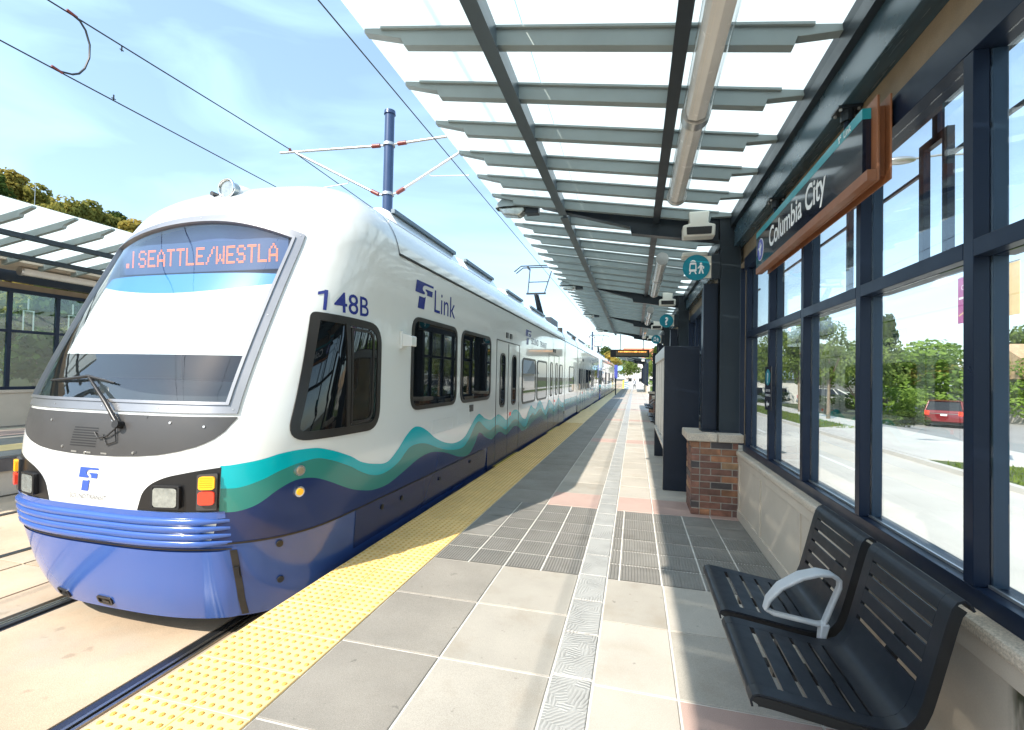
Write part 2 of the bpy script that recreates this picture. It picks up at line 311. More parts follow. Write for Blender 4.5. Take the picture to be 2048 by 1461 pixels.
class MB:
    def __init__(s): s.v = []; s.f = []; s.mi = []; s.cur = 0
    def add(s, vs, fs):
        b = len(s.v); s.v += [tuple(p) for p in vs]; s.f += [tuple(b+i for i in f) for f in fs]; s.mi += [s.cur]*len(fs); return s
    def box(s, x0, x1, y0, y1, z0, z1):
        vs = [(x, y, z) for x in (x0, x1) for y in (y0, y1) for z in (z0, z1)]
        return s.add(vs, [(0, 1, 3, 2), (4, 6, 7, 5), (0, 4, 5, 1), (2, 3, 7, 6), (0, 2, 6, 4), (1, 5, 7, 3)])
    def prism(s, poly, plane, a, b):
        n = len(poly)
        mk = {'xz': lambda u, v, t: (u, t, v), 'yz': lambda u, v, t: (t, u, v), 'xy': lambda u, v, t: (u, v, t)}[plane]
        vs = [mk(u, v, a) for u, v in poly] + [mk(u, v, b) for u, v in poly]
        return s.add(vs, [tuple(range(n-1, -1, -1)), tuple(range(n, 2*n))] + [(i, (i+1) % n, n+(i+1) % n, n+i) for i in range(n)])
    def cyl(s, p0, p1, r0, r1=None, n=12, caps=True):
        r1 = r0 if r1 is None else r1
        p0 = Vector(p0); p1 = Vector(p1); d = (p1-p0).normalized()
        a = d.orthogonal().normalized(); b = d.cross(a)
        vs = []
        for p, r in ((p0, r0), (p1, r1)):
            for i in range(n):
                t = 2*math.pi*i/n; vs.append(p + (a*math.cos(t)+b*math.sin(t))*r)
        fs = [(i, (i+1) % n, n+(i+1) % n, n+i) for i in range(n)]
        if caps: fs += [tuple(range(n-1, -1, -1)), tuple(range(n, 2*n))]
        return s.add(vs, fs)
    def tube(s, pts, r, n=6, caps=True, closed=False):
        pts = [Vector(p) for p in pts]; k = len(pts); vs = []
        rr = r if isinstance(r, (list, tuple)) else [r]*k
        a = None
        for i, p in enumerate(pts):
            d = (pts[(i+1) % k]-pts[i-1]) if closed else (pts[min(i+1, k-1)]-pts[max(i-1, 0)])
            d.normalize()
            a = d.orthogonal().normalized() if a is None else (a-d*a.dot(d)).normalized()
            b = d.cross(a)
            for j in range(n):
                t = 2*math.pi*j/n; vs.append(p+(a*math.cos(t)+b*math.sin(t))*rr[i])
        fs = []
        for i in range(k if closed else k-1):
            i2 = (i+1) % k
            for j in range(n): fs.append((i*n+j, i*n+(j+1) % n, i2*n+(j+1) % n, i2*n+j))
        if caps and not closed: fs += [tuple(range(n-1, -1, -1)), tuple((k-1)*n+j for j in range(n))]
        return s.add(vs, fs)
    def sphere(s, c, r, nu=12, nv=8, sx=1, sy=1, sz=1):
        vs = [(c[0]+r*sx*math.sin(math.pi*j/nv)*math.cos(2*math.pi*i/nu), c[1]+r*sy*math.sin(math.pi*j/nv)*math.sin(2*math.pi*i/nu), c[2]+r*sz*math.cos(math.pi*j/nv)) for j in range(nv+1) for i in range(nu)]
        fs = [(j*nu+i, (j+1)*nu+i, (j+1)*nu+(i+1) % nu, j*nu+(i+1) % nu) for j in range(nv) for i in range(nu)]
        return s.add(vs, fs)
    def grid(s, P, nu, nv, keep=None):
        vs = [P(i/nu, j/nv) for j in range(nv+1) for i in range(nu+1)]
        fs = []
        for j in range(nv):
            for i in range(nu):
                if keep and not keep((i+.5)/nu, (j+.5)/nv): continue
                fs.append((j*(nu+1)+i, j*(nu+1)+i+1, (j+1)*(nu+1)+i+1, (j+1)*(nu+1)+i))
        return s.add(vs, fs)
    def build(s, name, mat, parent=None, smooth=None, loc=None, bevel=0, label=None, flip=False):
        me = bpy.data.meshes.new(name)
        if parent is not None: o0 = ORG[parent.name]
        elif loc is not None: o0 = Vector(loc)
        else:
            xs = [v[0] for v in s.v]; ys = [v[1] for v in s.v]; zs = [v[2] for v in s.v]
            o0 = Vector(((min(xs)+max(xs))/2, (min(ys)+max(ys))/2, min(zs)))
        me.from_pydata([(v[0]-o0.x, v[1]-o0.y, v[2]-o0.z) for v in s.v], [], s.f)
        bm = bmesh.new(); bm.from_mesh(me)
        bmesh.ops.remove_doubles(bm, verts=bm.verts, dist=1e-5)
        if not flip: bmesh.ops.recalc_face_normals(bm, faces=bm.faces)
        bm.to_mesh(me); bm.free()
        mats = mat if isinstance(mat, (list, tuple)) else [mat]
        for m_ in mats: me.materials.append(MAT[m_])
        if len(mats) > 1 and len(me.polygons) == len(s.mi):
            for p, k in zip(me.polygons, s.mi): p.material_index = k
        if smooth is not None:
            me.polygons.foreach_set('use_smooth', [True]*len(me.polygons)); me.set_sharp_from_angle(angle=R(smooth))
        o = bpy.data.objects.new(name, me); link(o)
        if parent is not None: o.parent = parent; ORG[o.name] = o0
        else: o.location = o0; ORG[o.name] = o0
        if bevel:
            b = o.modifiers.new('bevel', 'BEVEL'); b.width = bevel; b.segments = 2; b.limit_method = 'ANGLE'; b.angle_limit = R(40)
        if label: o['label'] = label
        return o

def clone(o, parent=None, dloc=(0, 0, 0), name=None):
    c = o.copy(); link(c); c.parent = parent
    c.location = Vector(o.location)+Vector(dloc)
    if name: c.name = name
    return c
def copy_tree(o, dloc, label=None, group=None, rotz=0):
    c = clone(o, None, dloc)
    if label: c['label'] = label
    if group: c['group'] = group
    c.rotation_euler.z += rotz
    for ch in o.children:
        d = ch.copy(); link(d); d.parent = c
        for g in ch.children:
            e = g.copy(); link(e); e.parent = d
    return c
def box(name, mat, parent, *a, bevel=0, **k): return MB().box(*a).build(name, mat, parent, bevel=bevel, **k)

_txt = {}
def text2d(s, size=1.0, xs=1.0, align='LEFT', bold=0.0, cuts=0):
    key = (s, size, xs, align, bold, cuts)
    if key in _txt: return _txt[key]
    cu = bpy.data.curves.new('txt', 'FONT'); cu.body = s; cu.size = size; cu.align_x = align; cu.offset = bold; cu.resolution_u = 3
    o = bpy.data.objects.new('txt', cu); link(o); bpy.context.view_layer.update()
    dg = bpy.context.evaluated_depsgraph_get(); me = bpy.data.meshes.new_from_object(o.evaluated_get(dg))
    if cuts:
        bm = bmesh.new(); bm.from_mesh(me); bmesh.ops.triangulate(bm, faces=bm.faces)
        for _ in range(cuts):
            es = [e for e in bm.edges if e.calc_length() > size*.12]
            bmesh.ops.subdivide_edges(bm, edges=es, cuts=1); bmesh.ops.triangulate(bm, faces=bm.faces)
        bm.to_mesh(me); bm.free()
    vs = [(v.co.x*xs, v.co.y) for v in me.vertices]; fs = [tuple(p.vertices) for p in me.polygons]
    bpy.data.objects.remove(o); bpy.data.curves.remove(cu); bpy.data.meshes.remove(me)
    _txt[key] = (vs, fs); return vs, fs
def put2d(mb, vf, fn):
    return mb.add([fn(u, v) for u, v in vf[0]], vf[1])
def rpoly(pts, r, n=5):
    out = []; k = len(pts)
    for i in range(k):
        p = Vector(pts[i]); a = Vector(pts[i-1]); b = Vector(pts[(i+1) % k])
        ri = r[i] if isinstance(r, (list, tuple)) else r
        u = (a-p); w_ = (b-p); ri = min(ri, u.length*.49, w_.length*.49); u.normalize(); w_.normalize()
        if ri < 1e-4: out.append((p.x, p.y)); continue
        p0 = p+u*ri; p1 = p+w_*ri
        for j in range(n+1):
            t = j/n; q = p0*(1-t)**2+p*2*t*(1-t)+p1*t*t; out.append((q.x, q.y))
    return out
def dens(poly, step=.05):
    out = []; k = len(poly)
    for i in range(k):
        a = Vector(poly[i]); b = Vector(poly[(i+1) % k]); n = max(1, int((b-a).length/step))
        for j in range(n): q = a.lerp(b, j/n); out.append((q.x, q.y))
    return out
def inset(poly, d):
    # shrink a convex-ish outline about its edges
    k = len(poly); area = sum(poly[i][0]*poly[(i+1) % k][1]-poly[(i+1) % k][0]*poly[i][1] for i in range(k))
    sg = 1 if area > 0 else -1; out = []
    for i in range(k):
        p0 = Vector(poly[i-1]); p1 = Vector(poly[i]); p2 = Vector(poly[(i+1) % k])
        e1 = (p1-p0); e2 = (p2-p1)
        if e1.length < 1e-7: e1 = e2
        if e2.length < 1e-7: e2 = e1
        e1.normalize(); e2.normalize()
        n_ = Vector((-(e1.y+e2.y), e1.x+e2.x)); n_ = n_.normalized() if n_.length > 1e-6 else Vector((-e1.y, e1.x))
        q = p1+n_*sg*d; out.append((q.x, q.y))
    return out
def ring(mb, outer, inner, fn, h=.008, low=0.0):
    # raised ring between two outlines on surface fn(a, b, offset)
    k = len(outer); loops = [(outer, low), (outer, h), (inner, h), (inner, low)]
    vs = [fn(u, v, o) for lp, o in loops for u, v in lp]; fs = []
    for a in range(3):
        for i in range(k): fs.append((a*k+i, a*k+(i+1) % k, (a+1)*k+(i+1) % k, (a+1)*k+i))
    return mb.add(vs, fs)
def fill(mb, poly, fn, off=.002, rings=5):
    k = len(poly); cx = sum(p[0] for p in poly)/k; cy = sum(p[1] for p in poly)/k
    vs = []; fs = []
    for r_ in range(rings):
        t = 1-r_/rings
        vs += [fn(cx+(u-cx)*t, cy+(v-cy)*t, off) for u, v in poly]
    vs.append(fn(cx, cy, off))
    for r_ in range(rings-1):
        for i in range(k): fs.append((r_*k+i, r_*k+(i+1) % k, (r_+1)*k+(i+1) % k, (r_+1)*k+i))
    b = (rings-1)*k
    for i in range(k): fs.append((b+i, b+(i+1) % k, len(vs)-1))
    return mb.add(vs, fs)
def interp(x, xs, ys):
    if x <= xs[0]: return ys[0]
    for i in range(1, len(xs)):
        if x <= xs[i]:
            t = (x-xs[i-1])/(xs[i]-xs[i-1]); return ys[i-1]+(ys[i]-ys[i-1])*t
    return ys[-1]
#@@END1

# ================================================================== SETTING
def structure(mb, name, mat, **k):
    o = mb.build(name, mat, **k); o['kind'] = 'structure'; return o
structure(MB().box(-500, 500, -300, 900, -2.6, -1.65), 'ground', 'earth')
road = structure(MB().box(1.41, 7.1, -60, 260, -1.7, -.60), 'road', 'asphalt')
tb = structure(MB().box(-8.36, -2.16, -30, 240, -1.7, -.41), 'track_bed', 'rail_boot')
# concrete slabs between the rails, with open joints
def slab(x0, x1):
    for a in range(-6, 60, 1):
        pass
for (x0, x1) in ((-2.655, -2.165), (-4.14, -2.805), (-4.72, -4.345), (-5.36, -4.74), (-5.72, -5.385), (-7.30, -5.80), (-8.34, -7.40)):
    y = -6.0
    first = True
    while y < 40:
        ln = 4.57 if y < 25 else 16
        MB().box(x0, x1, y+.006, y+ln-.006, -.40, -.36).build('concrete_slab', 'track_concrete', tb, bevel=.004); y += ln
    MB().box(x0, x1, y, 240, -.40, -.36).build('concrete_slab', 'track_concrete', tb)
for xr, sgn in ((-2.805, 1), (-4.14, -1)):
    X = lambda a: xr+sgn*a
    MB().box(min(X(.045), X(.10)), max(X(.045), X(.10)), -30, 240, -.43, -.352).build('rail', 'rail_steel', tb)
    MB().box(min(X(.078), X(.098)), max(X(.078), X(.098)), -30, 240, -.40, -.3505).build('rail_head', 'rail_worn', tb)
    MB().box(min(X(.118), X(.138)), max(X(.118), X(.138)), -30, 240, -.43, -.354).build('guard_rail', 'rail_worn', tb)
    MB().box(min(X(.004), X(.043)), max(X(.004), X(.043)), -30, 240, -.43, -.366).build('rail_boot', 'rail_steel', tb)
for xr in (-5.79, -7.39):
    MB().box(xr, xr+.06, -30, 240, -.43, -.352).build('rail', 'rail_steel', tb)

# ------------------------------------------------------------------ platform
plat = structure(MB().box(-2.09, 1.40, -8, 64, -.80, -.0068), 'platform', 'grout')
MB().box(-2.115, -2.091, -8, 64, -.55, -.012).build('platform_edge', 'platform_edge', plat)
def tile_mb(x0, x1, y0, y1, z1=0.0, g=.006, t=.013):
    m = MB(); x0 += g; x1 -= g; y0 += g; y1 -= g; c = .003
    r0 = [(x0, y0), (x1, y0), (x1, y1), (x0, y1)]; r1 = [(x0+c, y0+c), (x1-c, y0+c), (x1-c, y1-c), (x0+c, y1-c)]
    vs = [(x, y, z1-t) for x, y in r0]+[(x, y, z1-c) for x, y in r0]+[(x, y, z1) for x, y in r1]
    fs = [(i, (i+1) % 4, 4+(i+1) % 4, 4+i) for i in range(4)]+[(4+i, 4+(i+1) % 4, 8+(i+1) % 4, 8+i) for i in range(4)]+[(8, 9, 10, 11)]
    return m.add(vs, fs)
def placed(proto, name, dx, dy, dz=0.0):
    c = proto.copy(); link(c); c.parent = proto.parent; c.location = proto.location + Vector((dx, dy, dz)); c.name = name; return c
_proto = {}
def tile(x0, x1, y0, y1, mat, name='paving_tile', builder=None):
    key = (round(x1-x0, 4), round(y1-y0, 4), mat, name)
    rz = 0.0 if name == 'ribbed_tile' else random.uniform(-.0012, .0012)
    if key not in _proto:
        mb = (builder or tile_mb)(x0, x1, y0, y1)
        # mesh about its own centre so that copies share it
        cx, cy = (x0+x1)/2, (y0+y1)/2
        mb.v = [(a-cx, b-cy, c) for a, b, c in mb.v]
        o = mb.build(name, [mat, 'tactile_dome'] if name == 'tactile_tile' else mat, None, loc=(0, 0, 0)); o.parent = plat; o.location = Vector((cx, cy, rz))-ORG['platform']; _proto[key] = (o, cx, cy); return o
    o, cx, cy = _proto[key]
    return placed(o, name, (x0+x1)/2-cx, (y0+y1)/2-cy, rz-(o.location.z+ORG['platform'].z))
cols = [(-1.516, -.947), (-.947, -.372), (-.172, .213), (.213, .79), (.79, 1.068)]
rows = [2.307+.61*k for k in range(-5, 20)]
matc = ['tile_grey', 'tile_beige', 'tile_pale', 'tile_pale', 'tile_pale']
def tile_mat(ci, k):
    kk = k % 9
    if ci >= 2 and k == -1 and ci >= 3: return 'tile_pink'
    if kk == 5 and ci >= 1: return 'tile_pink'
    if ci == 1 and k in (7, 8): return 'tile_pale'
    if ci >= 3 and k == 0: return 'tile_beige'
    if ci == 2 and k == 1: return 'tile_beige'
    return matc[ci]
for ri, y in enumerate(rows):
    k = ri-5
    if 2 <= k <= 4: continue
    for ci, (a, b) in enumerate(cols):
        tile(a, b, y, y+.61, tile_mat(ci, k))
# ribbed warning tiles laid across the platform
def groove_mb(x0, x1, y0, y1, g=.006):
    m = MB(); x0 += g; x1 -= g; y0 += g+.004; y1 -= g+.004
    n = max(3, int(round((x1-x0)/.0215))); p = (x1-x0)/n
    prof = []
    for i in range(n):
        u = x0+i*p; prof += [(u, -.0045), (u+p*.12, 0), (u+p*.66, 0), (u+p*.78, -.0045)]
    prof += [(x1, -.0045)]
    vs = [(u, y0, z) for u, z in prof]+[(u, y1, z) for u, z in prof]; q = len(prof)
    m.add(vs, [(i, i+1, q+i+1, q+i) for i in range(q-1)])
    m.box(x0, x1, y0, y1, -.0120, -.0046); return m
gx = [-1.516, -1.23, -.945, -.66, -.372]; gx2 = [-.172, -.088, .207, .50, .79, 1.068]
for r_ in range(6):
    y = 3.527+.305*r_
    for lst, side in ((gx, 0), (gx2, 1)):
        for ci in range(len(lst)-1):
            smooth_t = (side == 0 and ci == 0 and r_ >= 2) or (side == 1 and ci >= 3 and r_ >= 4)
            if smooth_t: tile(lst[ci], lst[ci+1], y, y+.305, 'tile_groove', 'small_tile')
            else: tile(lst[ci], lst[ci+1], y, y+.305, 'tile_groove', 'ribbed_tile', groove_mb)
# tactile warning strip with truncated domes
def dome_mb(x0, x1, y0, y1):
    m = MB(); c = .003; g = .0015
    g = .0008; m.add(tile_mb(x0, x1, y0, y1, .004, g, .017).v, tile_mb(x0, x1, y0, y1, .004, g, .017).f)
    n = 6; px = (x1-x0)/n; py = (y1-y0)/n; m.cur = 1
    for i in range(n):
        for j in range(n):
            cx = x0+(i+.5)*px; cy = y0+(j+.5)*py; vs = []
            for r_, z in ((.0125, .0042), (.0105, .0082), (.0065, .0098)):
                vs += [(cx+r_*math.cos(2*math.pi*q/8), cy+r_*math.sin(2*math.pi*q/8), z) for q in range(8)]
            m.add(vs, [(q, (q+1) % 8, 8+(q+1) % 8, 8+q) for q in range(8)]+[(8+q, 8+(q+1) % 8, 16+(q+1) % 8, 16+q) for q in range(8)]+[tuple(range(16, 24))])
    return m
for k in range(-4, 44):
    y = 1.365+.306*k
    for a, b in ((-2.108, -1.813), (-1.813, -1.518)):
        tile(a, b, y, y+.306, 'tactile', 'tactile_tile', dome_mb)
for k in range(-4, 30):
    y = 2.3351+.407*k
    tile(-.372, -.172, y, y+.407, 'drain_cast', 'drain_cover')
yfar = rows[-1]+.61
def far_part(name, mat, mb): o = mb.build(name, mat, plat); o['kind'] = 'stuff'
fm = {}
y = yfar; k = 20
while y < 63.3:
    for ci, (a, b) in enumerate(cols):
        mt = tile_mat(ci, k); fm.setdefault(mt, MB()); t_ = tile_mb(a, b, y, y+.61); fm[mt].add(t_.v, t_.f)
    y += .61; k += 1
for mt, mb in fm.items(): far_part('paving_tile', mt, mb)
mb = MB(); y = 1.365+.306*44
while y < 63.5:
    for a, b in ((-2.108, -1.813), (-1.813, -1.518)):
        t_ = tile_mb(a, b, y, y+.612, .004, .0015, .017); mb.add(t_.v, t_.f)
    y += .612
far_part('tactile_tile', 'tactile', mb)
mb = MB(); y = 2.3351+.407*30
while y < 63.5:
    t_ = tile_mb(-.372, -.172, y, y+.407); mb.add(t_.v, t_.f); y += .407
far_part('drain_cover', 'drain_cast', mb)
mb = MB().prism([(64, -.02), (70, -.45), (70, -.8), (64, -.8)], 'yz', -2.0, 1.4)
structure(mb, 'ramp', 'sidewalk')
structure(MB().box(-14, 1.4, 70, 240, -1.7, -.45), 'crossing', 'sidewalk')

# ------------------------------------------------------------------ brick piers and screen walls
PY = [5.47+5.12*k for k in range(-1, 4)]
def pier(y0, detailed, label):
    t = thing('brick_pier', label, 'pier', (.84, y0+.24, 0), 'brick piers under the canopy columns')
    x0, x1, y1 = .605, 1.068, y0+.48
    box('mortar_core', 'mortar', t, x0+.008, x1, y0+.008, y1-.008, -.005, .785)
    H = .0712; far = MB()
    for c in range(11):
        z0 = c*H+.002; z1 = z0+H-.010
        def course(a0, a1, start):
            out = []; u = a0; first = True
            while u < a1-.012:
                ln = start if first else .203
                v = min(u+ln, a1)
                if a1-v < .05: v = a1
                out.append((u, v)); u = v+.011; first = False
            return out
        st = .203 if c % 2 else .098
        runs = []
        for u, v in course(x0+.09, x1, st): runs.append((u, v, y0, y0+.09))
        runs.append((x0, x0+.08, y0, y0+(.09 if c % 2 else .19)))
        for u, v in course(y0+(.10 if c % 2 else .20), y1, .203): runs.append((x0, x0+.09, u, v))
        for (a, b, p, q) in runs:
            d = random.uniform(-.0015, .0025)
            if detailed:
                wts = [5, 4, 3, 3, 3, 1]
                MB().box(a-d, b, p-d, q, z0, z1).build('brick', 'brick_%d' % random.choices(range(6), wts)[0], t, bevel=.003)
            else: far.cur = random.choices(range(6), [5, 4, 3, 3, 3, 1])[0]; far.box(a, b, p, q, z0, z1)
    if not detailed:
        o = far.build('brick', ['brick_%d' % i for i in range(6)], t); o['kind'] = 'stuff'
    for a, b in ((.553, .86), (.864, 1.115)):
        box('cap_stone', 'cap_stone', t, a, b, y0-.05, y1+.05, .785, .873, bevel=.012)
    return t
names = ['brick pier behind the camera under the first canopy column', 'nearest brick pier with speckled cap beside the bench', 'brick pier half hidden behind the navy map kiosk',
         'brick pier beyond the map kiosk with benches before it', 'farthest brick pier near the amber message board']
for i, y0 in enumerate(PY): pier(y0, i == 1, names[i])

def bay(y1, label):
    y0 = y1-4.64   # between two piers
    t = thing('screen_wall', label, 'glazed wall', (1.2, y1-2.32, 0), 'glazed screen walls along the platform')
    box('wall_base', 'concrete_streak', t, 1.072, 1.34, y0+.0, y1, -.005, .652)
    for a, b in ((0.0, .095), (.585, .652)):
        box('wall_rail', 'concrete_wall', t, 1.060, 1.074, y0, y1, a, b, bevel=.003)
    for yy in (y1-.055, y1-.89, y1-1.92, y1-2.96, y1-4.0, y0+.005):
        box('wall_rib', 'concrete_wall', t, 1.061, 1.074, yy-.03, yy+.03, .095, .585, bevel=.003)
    u = y0
    for ln in (1.16,)*4:
        box('cap_stone', 'cap_stone', t, 1.043, 1.37, u+.002, u+ln-.002, .653, .705, bevel=.014); u += ln
    box('sill_frame', 'steel_frame', t, 1.108, 1.235, y0, y1, .706, .772, bevel=.002)
    box('head_frame', 'steel_frame', t, 1.108, 1.235, y0, y1, 2.601, 2.735, bevel=.002)
    box('lintel', 'lintel_tan', t, 1.132, 1.32, y0-.24, y1+.24, 2.736, 2.935)
    ms = [y1-3.467-.843, y1-3.467, y1-2.628, y1-1.78, y1-.94, y1-.09]
    edges = [y0+.02]+ms
    for m in ms:
        mb = MB().box(1.110, 1.156, m-.052, m, .773, 2.600)
        mb.box(1.156, 1.166, m-.040, m-.012, .773, 2.600)
        mb.build('mullion', 'steel_frame', t, bevel=.002)
        box('mullion_cap', 'steel_reflect_tint', t, 1.1662, 1.212, m-.050, m-.002, .773, 2.600, bevel=.002)
    box('jamb', 'lintel_tan', t, 1.118, 1.16, y1-.088, y1-.02, .773, 2.600)
    box('jamb', 'steel_frame', t, 1.112, 1.235, y0, y0+.06, .773, 2.600)
    prev = y0+.06
    for m in ms:
        a, b = prev, m-.053; prev = m+.001
        MB().box(1.109, 1.156, a, b, 1.885, 1.945).box(1.166, 1.226, a, b, 1.885, 1.945).build('transom', 'steel_frame', t, bevel=.002)
        for z0, z1 in ((.774, 1.884), (1.946, 2.599)):
            box('pane', 'glass_clear', t, 1.1585, 1.1645, a, b, z0, z1)
            # slim aluminium glazing bead
            MB().box(1.150, 1.158, a, b, z0, z0+.010).build('glazing_bead', 'alu' if z0 < 1 else 'steel_frame', t)
        # decorative trellis bars on the street side of each upper pane
        c = (a+b)/2+.26
        MB().box(1.36, 1.39, c-.02, c+.02, 2.60, 2.86).box(1.2355, 1.36, c-.015, c+.015, 2.735, 2.765).build('trellis_bar', 'steel_frame', t)
        MB().prism([(c-.09, 1.97), (c-.052, 1.97), (c-.052, 2.59), (c+.095, 2.59), (c+.095, 1.97), (c+.133, 1.97), (c+.133, 2.628), (c-.09, 2.628)], 'yz', 1.362, 1.392).build('trellis_bar', 'steel_frame', t)
        MB().box(1.372, 1.388, a-.02, c-.095, 2.49, 2.505).box(1.372, 1.388, c+.137, b+.03, 2.49, 2.505).build('trellis_rail', 'steel_frame', t)
    return t
w0 = bay(5.47, 'glazed screen wall behind the near slatted bench, red minivan seen through it')
wl = ['glazed screen wall behind the navy map kiosk', 'glazed screen wall beyond the map kiosk behind the far benches', 'farthest glazed screen wall near the amber message board']
for i in range(3): copy_tree(w0, (0, 5.12*(i+1), 0), wl[i])
copy_tree(w0, (0, -5.12, 0), 'glazed screen wall beside the camera before the near bench')

# ------------------------------------------------------------------ canopy
def gz(x): return 3.68-.155*(x+1.74)          # underside of the canopy glass
YB = [5.68+5.12*k for k in range(-2, 4)]
def canopy(YB, label, name='platform_canopy', full=True, yend=1.6):
    y0, y1 = YB[0]-.5, YB[-1]+yend
    t = thing(name, label, 'canopy', (.95, (y0+y1)/2, 0))
    # roof glass: one lite between each pair of rafters, split along the length
    ry = []
    for b in YB[:-1]:
        ry += [b-.12+.569*k for k in range(9)]
    ry += [YB[-1]-.12+.569*k for k in range(3)]
    ry = [v for v in ry if v < y1]
    lo, hi = ry[0]-.4, ry[-1]+.45
    edges = [lo]+[v+.03 for v in ry[1:-1]]+[hi]
    pr = {}
    for i in range(len(edges)-1):
        a, b = edges[i]+.003, edges[i+1]-.003
        for xa, xb in ((-1.742, -.673), (-.667, 1.02)):
            key = (xa, round(b-a, 3))
            if key in pr: o, yb = pr[key]; placed(o, 'glass_panel', 0, a-yb); continue
            m = MB(); v = [(xa, a, gz(xa)), (xb, a, gz(xb)), (xb, b, gz(xb)), (xa, b, gz(xa))]
            v2 = [(x, y, z+.012) for x, y, z in v]
            m.add(v+v2, [(3, 2, 1, 0)]); m.cur = 1
            m.add(v+v2, [(4, 5, 6, 7), (0, 1, 5, 4), (1, 2, 6, 5), (2, 3, 7, 6), (3, 0, 4, 7)])
            pr[key] = (m.build('glass_panel', ['glass_frost', 'glass_top'], t), a)
    def raf(y):
        s = lambda x, d: (x, gz(x)-d)
        poly = [s(-1.725, .006), s(1.0, .006), s(1.0, .040), s(.80, .070), s(.785, .070), s(.77, .118), s(-1.44, .118), s(-1.465, .070), s(-1.48, .070), s(-1.725, .036)]
        return MB().prism(poly, 'xz', y-.03, y+.03).prism([s(-1.60, .022), s(.86, .022), s(.86, .006), s(-1.60, .006)], 'xz', y-.05, y-.0302)
    r0 = raf(ry[0]).build('rafter', 'rafter_grey', t, bevel=.002)
    for v in ry[1:]: placed(r0, 'rafter', 0, v-ry[0])
    for (xc, wdt, mat) in ((-.86, .045, 'purlin_blue'), (.21, .038, 'steel_dark')):
        for i in range(len(YB)):
            a = YB[i]+.055; b = (YB[i+1]-.055) if i < len(YB)-1 else y1-.2
            if i == 0:
                MB().box(xc-.012, xc+.012, y0, YB[0]-.055, gz(xc)-.155, gz(xc)-.007).box(xc-wdt, xc+wdt, y0, YB[0]-.055, gz(xc)-.167, gz(xc)-.155).build('purlin', mat, t)
            MB().box(xc-.012, xc+.030, a, b, gz(xc)-.155, gz(xc)-.012).box(xc-wdt, xc+wdt, a, b, gz(xc)-.167, gz(xc)-.155).build('purlin', mat, t)
    # edge beam and gutter along the wall
    box('edge_beam', 'gutter_blue', t, 1.031, 1.134, y0, y1, 2.90, 3.115, bevel=.004)
    MB().prism([(.992, 3.115), (1.03, 3.115), (1.03, 3.22), (1.0, 3.26), (.985, 3.25), (.992, 3.2)], 'xz', y0, y1).build('gutter', 'steel_dark', t)
    box('roof_cover', 'steel_dark', t, 1.031, 1.45, y0, y1, 3.118, 3.21)
    def s2(x, d): return (x, gz(x)-d)
    web = [s2(1.0, .012), s2(-1.13, .022), (-1.13, 3.515), (-.07, 3.20), (-.05, 3.13), (.90, 2.985), (1.0, 2.97)]
    for i, b in enumerate(YB):
        m = MB().prism(web, 'xz', b-.012, b+.012)
        m.prism([s2(1.0, .012), s2(-1.13, .022), s2(-1.13, .036), s2(1.0, .028)], 'xz', b-.05, b+.05)
        m.prism([(-1.13, 3.515), (-.08, 3.205), (-.08, 3.193), (-1.13, 3.50)], 'xz', b-.05, b+.05)
        m.prism([(-.055, 3.13), (.90, 2.985), (.90, 2.97), (-.055, 3.115)], 'xz', b-.05, b+.05)
        m.prism([(-.08, 3.205), (-.055, 3.115), (-.043, 3.115), (-.068, 3.205)], 'xz', b-.05, b+.05)
        m.build('bracket', 'steel_dark', t)
        m = MB().box(.895, 1.10, b-.09, b-.075, .874, 2.90).box(.895, 1.10, b+.075, b+.09, .874, 2.90).box(.985, 1.01, b-.0748, b+.0748, .874, 2.90)
        m.box(.885, 1.03, b-.085, b+.085, 2.90, 3.24)
        m.build('column', 'steel_dark', t, bevel=.003)
        MB().prism([(b+.0, .874), (b+.14, .874), (b+.14, 2.42), (b+.0, 2.52)], 'yz', .735, .885).build('side_post', 'steel_navy', t, bevel=.004)
        box('base_plate', 'steel_dark', t, .72, 1.107, b-.10, b+.16, .8735, .885)
    return t
canopy(YB, 'glass roofed platform canopy on dark steel brackets over the brick piers')

def tube_light(yc, label, z=3.10, x=.345, group='round tube lamps hung under the near canopy'):
    t = thing('tube_lamp', label, 'lamp', (x, yc, z), group)
    r = .083
    MB().cyl((x, yc-1.36, z), (x, yc-.04, z), r, n=20, caps=False).cyl((x, yc+.04, z), (x, yc+1.36, z), r, n=20, caps=False).build('lens_tube', 'glass_tube', t, smooth=40)
    m = MB()
    for s in (-1, 1):
        m.prism([(x-.062, z-.01), (x-.05, z-.055), (x, z-.070), (x+.05, z-.055), (x+.062, z-.01), (x+.06, z+.06), (x-.06, z+.06)], 'xz', yc+min(s*1.35, s*.05), yc+max(s*1.35, s*.05))
    m.build('reflector', 'tube_white', t, smooth=30)
    MB().cyl((x, yc-.04, z), (x, yc+.04, z), r+.004, n=20).build('coupling', 'alu', t, smooth=40)
    for s in (-1, 1):
        MB().cyl((x, yc+s*1.36, z), (x, yc+s*1.40, z), r+.003, n=20).build('end_cap', 'alu', t, smooth=40)
    for yy in (yc-1.2, yc+1.2):
        MB().cyl((x, yy, z+r), (x, yy, gz(x)-.12), .004, n=6).build('hanger', 'alu', t)
    return t
tl = ['nearest long tube lamp at the top of the picture', 'second tube lamp, just past the first canopy bracket', 'third tube lamp along the canopy', 'farthest tube lamp before the message board']
for i in range(4): tube_light(3.12+5.12*i, tl[i])

